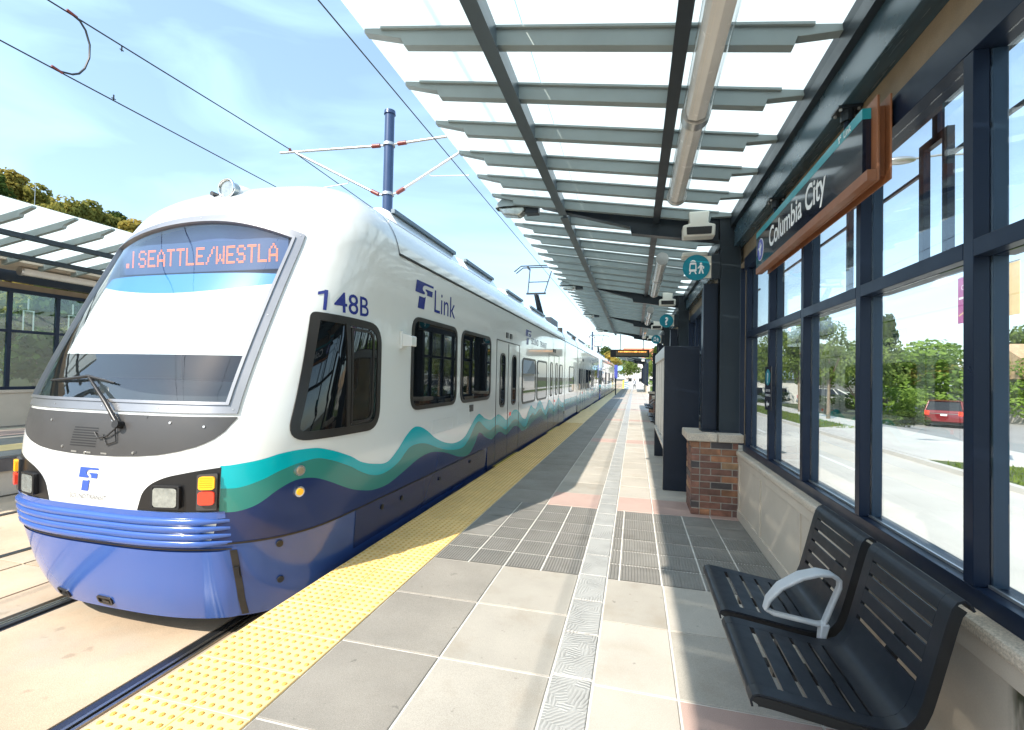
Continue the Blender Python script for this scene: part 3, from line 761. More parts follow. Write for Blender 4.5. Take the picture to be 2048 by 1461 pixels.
def cobra(xt, y, z, label, sgn=-1, group='hooded lamps on the canopy bracket tips'):
    t = thing('hood_lamp', label, 'lamp', (xt, y, z), group)
    S = lambda a: xt+sgn*a
    prof = [(0, -.03), (0, .06), (.12, .105), (.30, .165), (.42, .13), (.50, .05), (.54, -.035)]
    m = MB()
    vs = []; fs = []
    ws = [.05, .05, .07, .10, .10, .085, .06]
    loops = []
    for (a, zt), w_ in zip(prof[1:], ws[1:]):
        loops.append([(S(a), y-w_, z-.035), (S(a), y-w_*.9, z+zt*.55), (S(a), y-w_*.4, z+zt), (S(a), y+w_*.4, z+zt), (S(a), y+w_*.9, z+zt*.55), (S(a), y+w_, z-.035)])
    for lp in loops: vs += lp
    for i in range(len(loops)-1):
        for j in range(5): fs.append((i*6+j, i*6+j+1, (i+1)*6+j+1, (i+1)*6+j))
    fs.append(tuple(range(6))); fs.append(tuple((len(loops)-1)*6+j for j in range(5, -1, -1)))
    m.add(vs, fs).build('hood', 'rafter_grey', t, smooth=35)
    MB().box(min(S(.0), S(.16)), max(S(.0), S(.16)), y-.06, y+.06, z-.125, z-.036).build('ballast_box', 'steel_dark', t, bevel=.006)
    MB().prism([(S(.17), z-.036), (S(.50), z-.036), (S(.44), z-.125), (S(.24), z-.15), (S(.17), z-.10)], 'xz', y-.075, y+.075).build('lens', 'lens_clear', t, bevel=.02)
    MB().cyl((S(.02), y, z+.0), (S(-.16), y, z-.01), .035, n=10).build('arm', 'steel_dark', t, smooth=40)
    return t
cl = ['', 'hooded lamp out of frame above the camera', 'nearest hooded lamp on the bracket tip above the train', 'second hooded lamp along the canopy edge', 'third hooded lamp along the canopy edge', 'farthest hooded lamp along the canopy edge']
for i, b in enumerate(YB):
    if i >= 1: cobra(-1.16, b-.02, 3.545, cl[i])

def speaker(y, label):
    x, z = .655, 3.02
    t = thing('speaker', label, 'speaker', (x, y, z), 'cream loudspeakers under the canopy brackets')
    m = MB()
    lp = lambda yy, w0, w1, w2: [(x-w0, yy, z-.02), (x-w0*1.02, yy, z+.105), (x-w1*.62, yy, z+.125), (x-w2*.55, yy, z+.255), (x+w2*.55, yy, z+.255), (x+w1*.62, yy, z+.125), (x+w0*1.02, yy, z+.105), (x+w0, yy, z-.02)]
    m.prism([(p[0], p[2]) for p in lp(0, .165, .15, .19)], 'xz', y-.05, y+.12)
    m.build('housing', 'plastic_cream', t, bevel=.014, smooth=30)
    m = MB().prism(rpoly([(x-.125, z+.0), (x+.125, z+.0), (x+.130, z+.082), (x-.130, z+.082)], .01), 'xz', y-.056, y-.0502)
    m.build('grille', 'rubber', t)
    MB().cyl((x, y+.05, z+.2), (x, y+.05, z+.30), .02).build('stem', 'plastic_cream', t)
    return t
sl = ['nearest cream loudspeaker under the first canopy bracket', 'second cream loudspeaker beside the question mark sign', 'third cream loudspeaker beside the far tram sign', 'last cream loudspeaker before the message board']
for i in range(4): speaker(YB[2]-.16+5.12*i, sl[i])
for i in range(1):
    t = box('detector_plate', 'plastic_cream', None, .56, .86, YB[2]+.62, YB[2]+.84, 2.985, 3.04, bevel=.015)
    tag(t, 'flat cream box under the canopy behind the nearest loudspeaker', 'detector')

# ------------------------------------------------------------------ round pictogram signs on the columns
def disc_sign(y, kind, label):
    cx, cz, r = .643, 2.683, .142
    t = thing('round_sign', label, 'sign', (.9, y, cz), 'round teal signs on the canopy columns')
    MB().cyl((cx, y-.012, cz), (cx, y-.004, cz), r, n=40).build('disc', 'sign_teal', t)
    box('backing_box', 'sign_cream', t, .655, .80, y+.0, y+.03, cz-.115, cz+.125)
    MB().box(.802, .893, y-.02, y+.05, cz-.13, cz+.14).build('mount', 'steel_dark', t, bevel=.004)
    P = lambda u, v: (cx+u, y-.0135, cz+v)
    m = MB()
    if kind == '?':
        v, f = text2d('?', .22, 1.05, 'CENTER', .006); put2d(m, (v, f), lambda u, w_: P(u, w_-.082))
    else:
        fn = lambda a, b, o: (cx+a, y-.0128-o, cz+b)
        o = rpoly([(-.075, -.045), (.004, -.045), (.000, .055), (-.068, .055)], .014); ring(m, o, inset(o, .011), fn, .002)
        for pl in ([(-.062, .062), (-.004, .062), (-.004, .069), (-.062, .069)], [(-.055, .073), (-.042, .082), (-.024, .082), (-.012, .073), (-.02, .073), (-.027, .077), (-.04, .077), (-.047, .073)],
                   [(-.064, -.020), (-.006, -.020), (-.005, -.033), (-.065, -.033)], [(-.060, .043), (-.009, .043), (-.009, .034), (-.060, .034)],
                   [(-.052, -.045), (-.062, -.072), (-.076, -.072), (-.062, -.045)], [(-.020, -.045), (-.008, -.072), (.006, -.072), (-.008, -.045)],
                   [(.036, .028), (.060, .028), (.066, -.018), (.046, -.020), (.034, -.010)], [(.034, .02), (.012, -.008), (.020, -.014), (.040, .004)], [(.062, .022), (.084, .004), (.078, -.018), (.070, -.016), (.073, .0), (.060, .010)],
                   [(.038, -.015), (.052, -.018), (.040, -.070), (.024, -.070)], [(.048, -.015), (.064, -.015), (.080, -.070), (.064, -.070)]):
            m.add([P(u, w_) for u, w_ in pl], [tuple(range(len(pl)))])
        m.cyl(P(.048, .042), (cx+.048, y-.0125, cz+.042), .012, n=14)
    m.build('pictogram', 'sign_white', t)
disc_sign(5.60, 'tram', 'nearest round teal tram and walker sign on the first column')
disc_sign(10.72, '?', 'round teal question mark sign on the second column')
disc_sign(15.84, 'tram', 'small far round teal tram sign on the third column')

# ------------------------------------------------------------------ hanging station name sign
t = thing('station_sign', 'hanging navy station name sign with teal stripe and orange frame', 'sign', (1.04, 3.48, 2.4))
ST = t
Xs = 1.0; Ya, Yb = 4.474, 2.50; Z0, Z1 = 2.408, 2.712
box('name_board', 'sign_navy', t, Xs, Xs+.035, Yb, Ya, Z0, Z1-.0505)
box('teal_stripe', 'sign_stripe', t, Xs-.001, Xs+.035, Yb, Ya, Z1-.05, Z1)
MB().box(Xs+.036, Xs+.046, Yb-.055, Ya-.01, Z0-.052, Z1+.03).box(Xs+.086, Xs+.094, Yb-.055, Ya-.01, Z0-.052, Z1+.03).box(Xs+.046, Xs+.086, Yb-.01, Ya-.06, Z0-.02, Z1).build('frame', 'sign_orange', t, bevel=.002)
box('bottom_trim', 'sign_orange', t, Xs-.002, Xs+.035, Yb-.054, Ya, Z0-.05, Z0-.002)
m = MB(); put2d(m, text2d('Columbia City', .215, .90, 'LEFT', .0035), lambda u, v: (Xs-.0015, 4.07-u, Z0+.075+v)); m.build('lettering', 'sign_white', t)
m = MB(); put2d(m, text2d('Link', .052, .95, 'LEFT', .001), lambda u, v: (Xs-.0025, 2.70-u, Z1-.042+v)); m.build('lettering', 'sign_white', t)
def st_logo(fn, mb, sc_=1.0):
    A = [(0, 1), (1, 1), (1, .915), (.55, .915), (.45, .89), (.385, .83), (.38, .75), (.42, .69), (.50, .655), (.535, .62), (.53, .58), (.49, .56), (0, .56)]
    B = [(.56, .78), (.985, .78), (.985, .56), (.665, .56), (.675, .62), (.645, .68), (.585, .71), (.545, .735), (.54, .765)]
    C_ = [(.24, .44), (.50, .44), (.57, .465), (.61, .50), (.61, 0), (.24, 0)]
    for pl in (A, B, C_):
        mb.add([fn((u+.16*(v-.5))*sc_, v*sc_) for u, v in pl], [tuple(range(len(pl)))])
m = MB(); st_logo(lambda u, v: (Xs-.0025, 2.765-u, Z1-.043+v), m, .036); m.build('emblem', 'sign_white', t)
MB().cyl((Xs-.003, 4.325, 2.535), (Xs-.0005, 4.325, 2.535), .092, n=32).build('emblem_ring', 'sign_white', t)
MB().cyl((Xs-.005, 4.325, 2.535), (Xs-.0031, 4.325, 2.535), .085, n=32).build('emblem_disc', 'bird_blue', t)
bird = [(.0, .065), (.018, .05), (.02, .022), (.055, .035), (.06, .028), (.03, -.002), (.022, -.03), (.03, -.062), (.008, -.045), (-.012, -.066), (-.012, -.03), (-.022, -.005), (-.055, .012), (-.05, .022), (-.012, .02), (-.012, .045)]
MB().add([(Xs-.0062, 4.325-u, 2.535+v) for u, v in bird], [tuple(range(len(bird)))]).build('emblem_bird', 'sign_white', t)
for yy in (4.18, 2.86):
    m = MB().cyl((1.075, yy, Z1), (1.075, yy, 2.888), .017, n=12); m.build('hanger_rod', 'steel_frame', t, smooth=40)
    MB().box(1.015, 1.128, yy-.05, yy+.05, 2.886, 2.899).cyl((1.075, yy, 2.83), (1.075, yy, 2.886), .032, n=12).build('hanger_plate', 'steel_dark', t)
    m = MB()
    for dx in (1.03, 1.115):
        for dy in (-.035, .035): m.cyl((dx, yy+dy, 2.874), (dx, yy+dy, 2.886), .008, n=6)
    m.build('bolt', 'alu', t)

# small information plate on a mullion
t = thing('info_plate', 'small navy information plate with question mark on the window mullion', 'sign', (1.09, 4.42, 1.4))
box('plate', 'sign_navy', t, 1.088, 1.094, 4.33, 4.52, 1.20, 1.565)
MB().cyl((1.0855, 4.425, 1.475), (1.0879, 4.425, 1.475), .068, n=28).build('disc', 'sign_teal', t)
m = MB(); put2d(m, text2d('?', .12, 1, 'CENTER', .003), lambda u, v: (1.0848, 4.425-u, 1.43+v))
put2d(m, text2d('CUSTOMER', .028, .95, 'CENTER'), lambda u, v: (1.0872, 4.425-u, 1.355+v)); put2d(m, text2d('INFORMATION', .028, .85, 'CENTER'), lambda u, v: (1.0872, 4.425-u, 1.315+v))
ar = [(-.045, 0), (-.012, .03), (-.012, .010), (.04, .010), (.04, -.010), (-.012, -.010), (-.012, -.03)]
m.add([(1.0872, 4.425-u, 1.25+v) for u, v in ar], [tuple(range(7))]); m.build('lettering', 'sign_white', t)

# ------------------------------------------------------------------ benches
PROF = [(.377, .405), (.372, .425), (.380, .442), (.400, .449), (.450, .444), (.520, .434), (.590, .424), (.660, .414), (.720, .407), (.765, .409), (.800, .425), (.826, .455), (.845, .495), (.866, .555), (.886, .615), (.906, .675), (.926, .735), (.940, .772), (.955, .792), (.975, .800), (.992, .790), (1.0, .772)]
PROF = [(x-.030*max(0, z-.42)/.38*(1 if x > .7 else 0), z+.018*max(0, z-.42)/.38*(1 if x > .7 else 0)) for x, z in PROF]
def seg(a, b):
    def at(s):
        i = min(int(s), len(PROF)-2); f = s-i
        return (PROF[i][0]+(PROF[i+1][0]-PROF[i][0])*f, PROF[i][1]+(PROF[i+1][1]-PROF[i][1])*f)
    n = max(2, int((b-a)*3)); return [at(a+(b-a)*i/n) for i in range(n+1)]
def strip(pts, th):
    off = []
    for i, p in enumerate(pts):
        d = Vector(pts[min(i+1, len(pts)-1)])-Vector(pts[max(i-1, 0)]); d.normalize(); off.append((p[0]+d.y*th, p[1]-d.x*th))
    return pts+off[::-1]
SL = [(0, 4.25), (4.5, 5.3), (5.5, 6.3), (6.5, 7.3), (7.5, 8.2), (8.4, 12.55), (12.8, 13.5), (13.68, 14.38), (14.56, 15.26), (15.44, 16.14), (16.32, 21)]
def seat(t, y0, y1):
    s = MB().prism(strip(seg(8.4, 12.55), .007), 'xz', y0+.056, y1-.056).build('seat_shell', 'seat_metal', t, smooth=35)
    ORG[s.name] = ORG[t.name]
    for a, b in ((y0, y0+.055), (y1-.055, y1)):
        MB().prism(strip(seg(0, 21), .007), 'xz', a, b).build('end_margin', 'seat_metal', s, smooth=35)
    for a, b in ((y0, y0+.02), (y1-.02, y1)):
        MB().prism(strip([(x, z-.009) for x, z in seg(1.5, 18)], .030), 'xz', a, b).build('side_rib', 'black', s)
    for a, b in SL:
        if abs(a-8.4) < .01: continue
        MB().prism(strip(seg(a, b), .007), 'xz', y0+.056, y1-.056).build('slat', 'seat_metal', s, smooth=35)
    return s
def bench(ya, label, group='slatted benches against the screen wall'):
    t = thing('bench', label, 'bench', (.75, ya+.55, 0), group)
    for y0 in (ya, ya+.575): seat(t, y0, y0+.515)
    MB().box(.70, .78, ya-.05, ya+1.14, .315, .375).build('beam', 'black', t, bevel=.006)
    for yy in (ya+.26, ya+.835): MB().prism([(.50, .375), (.81, .365), (.95, .62), (.925, .63), (.80, .40), (.50, .395)], 'xz', yy-.02, yy+.02).build('rib', 'black', t)
    for yy in (ya+.06, ya+1.03):
        MB().box(.715, .765, yy-.03, yy+.03, .012, .315).box(.58, .95, yy-.035, yy+.035, .0, .014).build('leg', 'black', t, bevel=.006)
    # looped armrest between the seats
    yc = ya+.545
    pts = [(.547, .488), (.560, .530), (.604, .588), (.68, .640), (.745, .662), (.79, .660), (.822, .640), (.822, .610), (.800, .55), (.775, .480), (.765, .455), (.74, .452), (.66, .462), (.58, .472)]
    cen = (.72, .55); m = MB(); k = len(pts); vs = []
    wd = [.022, .030, .038, .042, .040, .028, .022, .018, .017, .018, .018, .017, .017, .018]
    for i, (x, z) in enumerate(pts):
        dx, dz = pts[(i+1) % k][0]-pts[i-1][0], pts[(i+1) % k][1]-pts[i-1][1]; l = math.hypot(dx, dz); nx, nz = dz/l, -dx/l
        thk = .0085
        for (a, b) in ((-1, -1), (1, -1), (1, 1), (-1, 1)): vs.append((x+nx*a*thk, yc+b*wd[i]*.9, z+nz*a*thk))
    fs = [(i*4+j, i*4+(j+1) % 4, ((i+1) % k)*4+(j+1) % 4, ((i+1) % k)*4+j) for i in range(k) for j in range(4)]
    m.add(vs, fs).prism([(.752, .46), (.785, .46), (.765, .375), (.745, .375)], 'xz', yc-.022, yc+.022).build('armrest', 'arm_grey', t, bevel=.006, smooth=50)
    return t
b0 = bench(1.695, 'nearest black slatted two-seat bench with pale looped armrest, by the streaked wall')
for i, yy in enumerate((11.6, 13.2, 16.9, 18.4)):
    copy_tree(b0, (0, yy-1.695, 0), ['black slatted bench just past the map kiosk', 'black slatted bench before the far brick pier', 'black slatted bench beyond the far brick pier', 'farthest black slatted bench on the platform'][i])

# ------------------------------------------------------------------ map kiosk
t = thing('map_kiosk', 'tall navy map kiosk with framed posters beside the brick pier', 'kiosk', (.6, 8.0, 0))
box('end_panel', 'steel_navy', t, .372, .805, 6.50, 6.56, 0, 1.868, bevel=.006)
box('end_panel', 'steel_navy', t, .372, .805, 9.30, 9.36, 0, 1.868, bevel=.006)
box('case', 'steel_navy', t, .43, .78, 6.56, 9.30, .55, 1.84)
box('header', 'alu', t, .368, .43, 6.561, 9.299, 1.72, 1.866, bevel=.004)
box('bottom_rail', 'alu', t, .372, .43, 6.561, 9.299, .52, .575, bevel=.004)
ys = [6.60, 7.25, 7.9, 8.55, 9.26]
for i, mt in enumerate(['poster_wood', 'poster_tan', 'poster_green', 'poster_tan']):
    box('poster', mt, t, .424, .4295, ys[i]+.01, ys[i+1]-.01, .60, 1.70)
    box('cover_glass', 'glass_clear', t, .405, .409, ys[i]+.01, ys[i+1]-.01, .58, 1.715)
for yy in ys: box('divider', 'alu', t, .385, .43, yy-.01, yy+.01, .576, 1.719)

# ------------------------------------------------------------------ hanging message board and far platform things
t = thing('message_board', 'hanging black message board with a line of amber letters', 'display', (-.2, 22, 2.4))
box('case', 'black', t, -1.08, .62, 21.9, 22.1, 2.36, 2.70, bevel=.01)
box('screen', 'led_dim', t, -.83, .55, 21.89, 21.899, 2.42, 2.65)
m = MB(); x = -.72
random.seed(4)
while x < .5:
    wv = random.choice((.012, .018, .03)); m.box(x, x+wv, 21.885, 21.889, 2.575, 2.63); x += wv+random.choice((.008, .008, .03))
m.build('amber_line', 'led_amber', t)
MB().cyl((-.65, 22, 2.70), (-.65, 22, 3.38), .02).cyl((.35, 22, 2.70), (.35, 22, 3.22), .02).build('hanger_rod', 'black', t)
t = thing('stop_sign_post', 'dark post with tall blue panel and pale round sign near the train', 'sign', (-1.5, 40, 0))
MB().cyl((-1.50, 40, 0), (-1.50, 40, 2.5), .05).build('post', 'black', t)
box('panel', 'pole_sign_blue', t, -1.62, -1.36, 39.93, 39.95, 1.35, 2.45)
MB().cyl((-1.16, 39.94, 2.2), (-1.16, 39.96, 2.2), .2, n=20).build('round_sign', 'sky_sign', t)
t = thing('guard_board', 'yellow edged striped board standing at the platform end', 'barrier', (-1.2, 66, -.2))
box('board', 'board_blue', t, -1.35, -.75, 66, 66.04, -.05, .9); box('post', 'yellow', t, -1.55, -1.38, 65.95, 66.1, -.2, 1.05)
m = MB()
for i in range(3): m.prism([(-1.34, .05+.24*i), (-.76, .2+.24*i), (-.76, .27+.24*i), (-1.34, .12+.24*i)], 'xz', 65.98, 65.995)
m.build('stripe', 'sign_white', t)

# ================================================================== LIGHT RAIL CARS
XC, PW, WMAX = -3.42, 3.0, 1.245
ZK = [-.30, -.20, 0, .26, .45, .8, 1.0, 1.15, 1.5, 2.0, 2.4, 2.66, 2.8, 2.95, 3.08, 3.18, 3.26, 3.30]
YK = [2.62, 2.53, 2.46, 2.39, 2.34, 2.335, 2.35, 2.38, 2.52, 2.75, 2.95, 3.08, 3.17, 3.33, 3.53, 3.76, 3.99, 4.08]
WZ = [-.35, -.22, 0, .3, 2.5, 2.62, 2.75, 2.88, 3.0, 3.10, 3.18, 3.25, 3.30]
WW = [1.10, 1.17, 1.23, 1.245, 1.245, 1.23, 1.19, 1.115, 1.0, .85, .66, .40, .0]
DZ = [-.35, 2.4, 2.7, 2.95, 3.1, 3.2, 3.3]; DV = [1.0, 1.0, .88, .66, .46, .25, 0.0]
def smooth_interp(x, xs, ys, w_=.05):
    return .25*interp(x-w_, xs, ys)+.5*interp(x, xs, ys)+.25*interp(x+w_, xs, ys)
_yt = None
def Yc(z):
    global _yt
    if _yt is None:
        _yt = []
        for i in range(381):
            zz = -.4+i*.01; h = .22 if zz < 2.6 else max(.04, .22-(zz-2.6)*.4); n_ = 17
            sw = 0; sv = 0
            for k in range(n_):
                d = (k-n_//2)/(n_//2); w_ = math.exp(-2*d*d); sw += w_; sv += w_*interp(zz+d*h, ZK, YK)
            _yt.append(sv/sw)
    u = min(max((z+.4)/.01, 0), 379.999); i = int(u); f_ = u-i
    return _yt[i]*(1-f_)+_yt[i+1]*f_
def Wz(z):
    return interp(z, WZ, WW) if z > 3.2 else smooth_interp(z, WZ, WW)
def Dz(z): return interp(z, DZ, DV)
def P0(s, z):
    s = max(-1, min(1, s)); a = abs(s)
    return Vector((XC+Wz(z)*s, Yc(z)+Dz(z)*(1-(max(0, 1-a**PW))**(1/PW)), z))
def F(s, z, off=0.0):
    p = P0(s, z)
    if off:
        e = .004
        n_ = (P0(s+e, z)-P0(s-e, z)).cross(P0(s, z+e)-P0(s, z-e))
        n_.normalize()
        if n_.y > 0: n_ = -n_
        p = p+n_*off
    return tuple(p)
def S0(y, z):
    y0 = Yc(z); d = max(Dz(z), 1e-4); fr = min(1, max(0, (y-y0)/d))
    return Vector((XC+Wz(z)*(max(0, 1-(1-fr)**PW))**(1/PW), y, z))
def S(y, z, off=0.0):
    p = S0(y, z)
    if off:
        e = .006
        n_ = (S0(y+e, z)-S0(y-e, z)).cross(S0(y, z+e)-S0(y, z-e)); n_.normalize()
        if n_.x < 0: n_ = -n_
        p = p+n_*off
    return tuple(p)
MID = 16.95
def mirY(fn): return lambda a, b, o=0.0: (lambda p: (p[0], 2*MID-p[1], p[2]))(fn(a, b, o))

TT = [(2.485, .837), (2.546, .848), (2.624, .866), (2.719, .894), (2.841, .905), (3.004, .893), (3.354, .782), (3.512, .71), (3.728, .656), (3.944, .636), (4.128, .714), (4.303, .83), (4.455, .894), (4.607, .89), (4.782, .833), (5.029, .719), (5.332, .628), (5.66, .585), (5.985, .619), (6.251, .755), (6.42, .84), (6.579, .88), (6.72, .84), (6.857, .792), (7.156, .748), (7.40, .775), (7.589, .798), (7.85, .74), (8.092, .659), (8.3, .70), (8.465, .769), (8.75, .80), (9.05, .74), (9.35, .60), (9.65, .56), (9.9, .70), (10.15, .80), (10.4, .74), (10.65, .70), (10.95, .83), (11.2, .86), (11.5, .74), (11.8, .60), (12.1, .70), (12.4, .82), (12.8, .74), (13.2, .62), (13.6, .70), (14.0, .82), (14.5, .68), (15.13, .62)]
TM = [(2.479, .694), (2.532, .694), (2.624, .733), (2.719, .783), (2.843, .817), (3.006, .821), (3.356, .701), (3.518, .626), (3.731, .556), (3.929, .548), (4.163, .599), (4.364, .699), (4.57, .716), (4.79, .687), (5.168, .584), (5.512, .516), (5.918, .489), (6.168, .576), (6.388, .725), (6.585, .771), (6.802, .685), (7.102, .586), (7.3, .61), (7.526, .63), (7.8, .57), (8.103, .496), (8.35, .56), (8.589, .612), (8.9, .60), (9.2, .50), (9.5, .40), (9.75, .42), (10.0, .55), (10.3, .62), (10.6, .56), (11.0, .64), (11.3, .66), (11.7, .52), (12.0, .46), (12.4, .60), (12.8, .56), (13.2, .46), (13.6, .52), (14.0, .62), (14.5, .52), (15.13, .46)]
TL = [(2.477, .543), (2.536, .544), (2.607, .576), (2.697, .65), (2.782, .694), (2.882, .703), (3.009, .672), (3.364, .522), (3.526, .473), (3.704, .436), (3.952, .43), (4.211, .475), (4.578, .554), (4.916, .576), (5.339, .506), (5.834, .379), (6.181, .364), (6.406, .47), (6.597, .603), (6.876, .512), (7.233, .43), (7.45, .47), (7.686, .498), (8.11, .399), (8.45, .46), (8.752, .494), (9.1, .42), (9.5, .28), (9.8, .30), (10.1, .40), (10.5, .44), (11.0, .48), (11.4, .46), (11.8, .34), (12.2, .40), (12.6, .46), (13.1, .34), (13.6, .38), (14.1, .46), (14.6, .38), (15.13, .34)]
def cr(pts):
    xs = [p[0] for p in pts]; ys = [p[1] for p in pts]
    def f(y):
        if y <= xs[0]: return ys[0]
        if y >= xs[-1]: return ys[-1]
        i = max(j for j in range(len(xs)) if xs[j] <= y); i = min(i, len(xs)-2)
        h = xs[i+1]-xs[i]; t = (y-xs[i])/h
        m0 = (ys[i+1]-ys[i-1])/(xs[i+1]-xs[i-1]) if i > 0 else 0
        m1 = (ys[i+2]-ys[i])/(xs[i+2]-xs[i]) if i < len(xs)-2 else 0
        return (2*t**3-3*t*t+1)*ys[i]+(t**3-2*t*t+t)*h*m0+(-2*t**3+3*t*t)*ys[i+1]+(t**3-t*t)*h*m1
    return f
ftop, fmid, flow = cr(TT), cr(TM), cr(TL)

CAR = thing('light_rail_car', 'leading white light rail car with blue bumper and lit destination sign', 'tram', (XC, MID, -.356), 'coupled light rail cars at the platform')
car = CAR
zlev = [-.20, -.1, 0, .1, .2, .3]
def zs(a, b, n): return [a+(b-a)*i/n for i in range(n+1)]
YSEAM = 4.09
# --- shell of both ends, upper and lower
def in_ws(s, z):     # well inside the middle line of the silver window frame
    return abs(s) < .715 and 1.20 < z < 2.655-.31*(s*.95)**2
def nose_shell(z0, z1, nz_, keep=None):
    m = MB(); ns = 144
    ss = [-1+2*i/ns for i in range(ns+1)]
    ss = [math.copysign(1-(1-abs(v))**3, v) for v in ss]
    zl = zs(z0, z1, nz_)
    k = ns+3; vs = []
    for z in zl:
        row = [P0(v, z) for v in ss]
        row = [Vector((row[0].x, YSEAM, z))]+row+[Vector((row[-1].x, YSEAM, z))]
        vs += [tuple(p) for p in row]
    fs = []
    for j in range(nz_):
        for i in range(k-1):
            if keep and 1 <= i <= ns:
                if keep((ss[i-1]+ss[min(i, ns)])/2, (zl[j]+zl[j+1])/2): continue
            fs.append((j*k+i, j*k+i+1, (j+1)*k+i+1, (j+1)*k+i))
    return m.add(vs, fs)
def flipY(m): m.v = [(x, 2*MID-y, z) for x, y, z in m.v]; return m
nose_shell(.335, 3.295, 92, in_ws).build('cab_shell', 'car_white', car, smooth=50)
flipY(nose_shell(.335, 3.295, 60)).build('cab_shell', 'car_white', car, smooth=50)
nose_shell(-.215, .335, 14).build('cab_skirt', 'car_blue', car, smooth=50)
flipY(nose_shell(-.215, .335, 10)).build('cab_skirt', 'car_blue', car, smooth=50)
def body(y0, y1, z0, z1, mat, name):
    m = MB(); zl = zs(z0, z1, 70 if z1 > 1 else 8); vs = []; fs = []
    prof = [(XC+Wz(z), z) for z in zl]
    prof = prof+[(2*XC-x, z) for x, z in prof[::-1]]; n = len(prof)
    for y in (y0, y1): vs += [(x, y, z) for x, z in prof]
    fs = [(i, i+1, n+i+1, n+i) for i in range(n-1)]
    if z0 > 0: fs += [tuple(range(n)), tuple(range(2*n-1, n-1, -1))]
    return m.add(vs, fs).build(name, mat, car, smooth=40)
for (a, b) in ((YSEAM, 15.13), (15.27, 18.63), (18.77, 2*MID-YSEAM)):
    body(a, b, .335, 3.298, 'car_white', 'body'); body(a, b, -.19, .335, 'car_blue', 'skirt')
for a, b in ((15.13, 15.27), (18.63, 18.77)):
    MB().box(XC-1.14, XC+1.14, a-.02, b+.02, -.1, 3.0).build('gangway_bellows', 'rubber', car)
box('underframe', 'black', car, XC-1.05, XC+1.05, 3.3, 30.5, -.15, -.02)
# --- painted wave bands
def band(lo, hi, mat, mir=False):
    ysr = []; y = 2.478
    while y < 15.13: ysr.append(y); y += .012 if y < 3.2 else .03
    ysr.append(15.13)
    m = MB(); vs = []; nv = 5
    for y in ysr:
        a, b = lo(y), hi(y)
        if b < a+.001: b = a+.001
        for j in range(nv): vs.append(S(y, a+(b-a)*j/(nv-1), .0022))
    fs = [(i*nv+j, i*nv+j+1, (i+1)*nv+j+1, (i+1)*nv+j) for i in range(len(ysr)-1) for j in range(nv-1)]
    m.add(vs, fs)
    if mir: flipY(m)
    return m.build('wave_stripe', mat, car, smooth=60)
base = lambda y: .3355
for mr in (False, True):
    band(fmid, ftop, 'stripe_teal', mr); band(flow, fmid, 'stripe_green', mr); band(base, flow, 'stripe_navy', mr)
for mt, lo, hi in (('stripe_teal', .55, .70), ('stripe_green', .44, .55), ('stripe_navy', .336, .44)):
    box('wave_stripe', mt, car, XC+WMAX+.0015, XC+WMAX+.0028, 15.275, 18.625, lo, hi)
# lower skirt panels proud of the body on both sides
def skirt_panel(y0, y1, mat='car_blue', mir=False):
    o = dens(rpoly([(y0, .02), (y1, .02), (y1, .335), (y0, .335)], [.01, .01, .22 if y1 > 6 else .02, .01], 8))
    m = MB(); fill(m, o, lambda a, b, c: S(a, b, c), .0045, 3)
    if mir: flipY(m)
    return m.build('skirt_panel', mat, car, smooth=60)
for mr in (False, True):
    skirt_panel(3.45, 4.74, 'stripe_navy', mr); skirt_panel(4.75, 6.93, 'stripe_navy', mr)
    m = MB(); ysr = zs(2.50, 6.75, 120)
    vs = [S(y, z, .006) for y in ysr for z in (.330, .343)]
    m.add(vs, [(2*i, 2*i+1, 2*i+3, 2*i+2) for i in range(len(ysr)-1)])
    if mr: flipY(m)
    m.build('panel_gap', 'black', car, smooth=60)
    for (y, z) in ((2.74, .29), (2.79, .03), (3.86, .25), (4.23, .24), (5.15, .24), (6.2, .26)):
        m = MB(); c = S(y, z, .004); d = S(y, z, .016); m.cyl(c, d, .022, n=12)
        if mr: flipY(m)
        m.build('latch', 'black', car)
for a, b in ((7.0, 15.1), (18.8, 26.9)):
    MB().box(XC+WMAX-.002, XC+WMAX+.004, a, b, -.03, .335).build('skirt_panel', 'stripe_navy', car)

# --- windshield, frame, lower dark panel
def ws_out(d, n=24):
    # outline of the window opening, d = outward growth
    hw = .695+d*.8; zb = 1.225-d; pts = []
    zt = lambda s: 2.628+d-.345*s*s
    for i in range(n): pts.append((-hw+2*hw*i/n, zb))
    nn = 12
    for i in range(nn): pts.append((hw, zb+(zt(hw)-zb)*i/nn))
    for i in range(n): pts.append((hw-2*hw*i/n, zt(hw-2*hw*i/n)))
    for i in range(nn): pts.append((-hw, zt(hw)-(zt(hw)-zb)*i/nn))
    return pts
m = MB(); ring(m, ws_out(.064), ws_out(.010), F, .014, -.004); m.build('windshield_frame', 'silver', car, smooth=40)
m = MB(); ring(m, ws_out(.012), ws_out(-.006), F, .024, -.01); m.build('windshield_bead', 'silver', car, smooth=40)
m = MB(); fill(m, ws_out(.008), F, .004, 10); m.build('windshield', 'glass_ws', car, smooth=80)
m = MB(); 
for i in range(40):
    pass
scr = ws_out(.038)
for i in range(0, len(scr), 6): m.cyl(F(*scr[i], .0145), F(*scr[i], .016), .005, n=8)
m.build('frame_screw', 'alu', car)
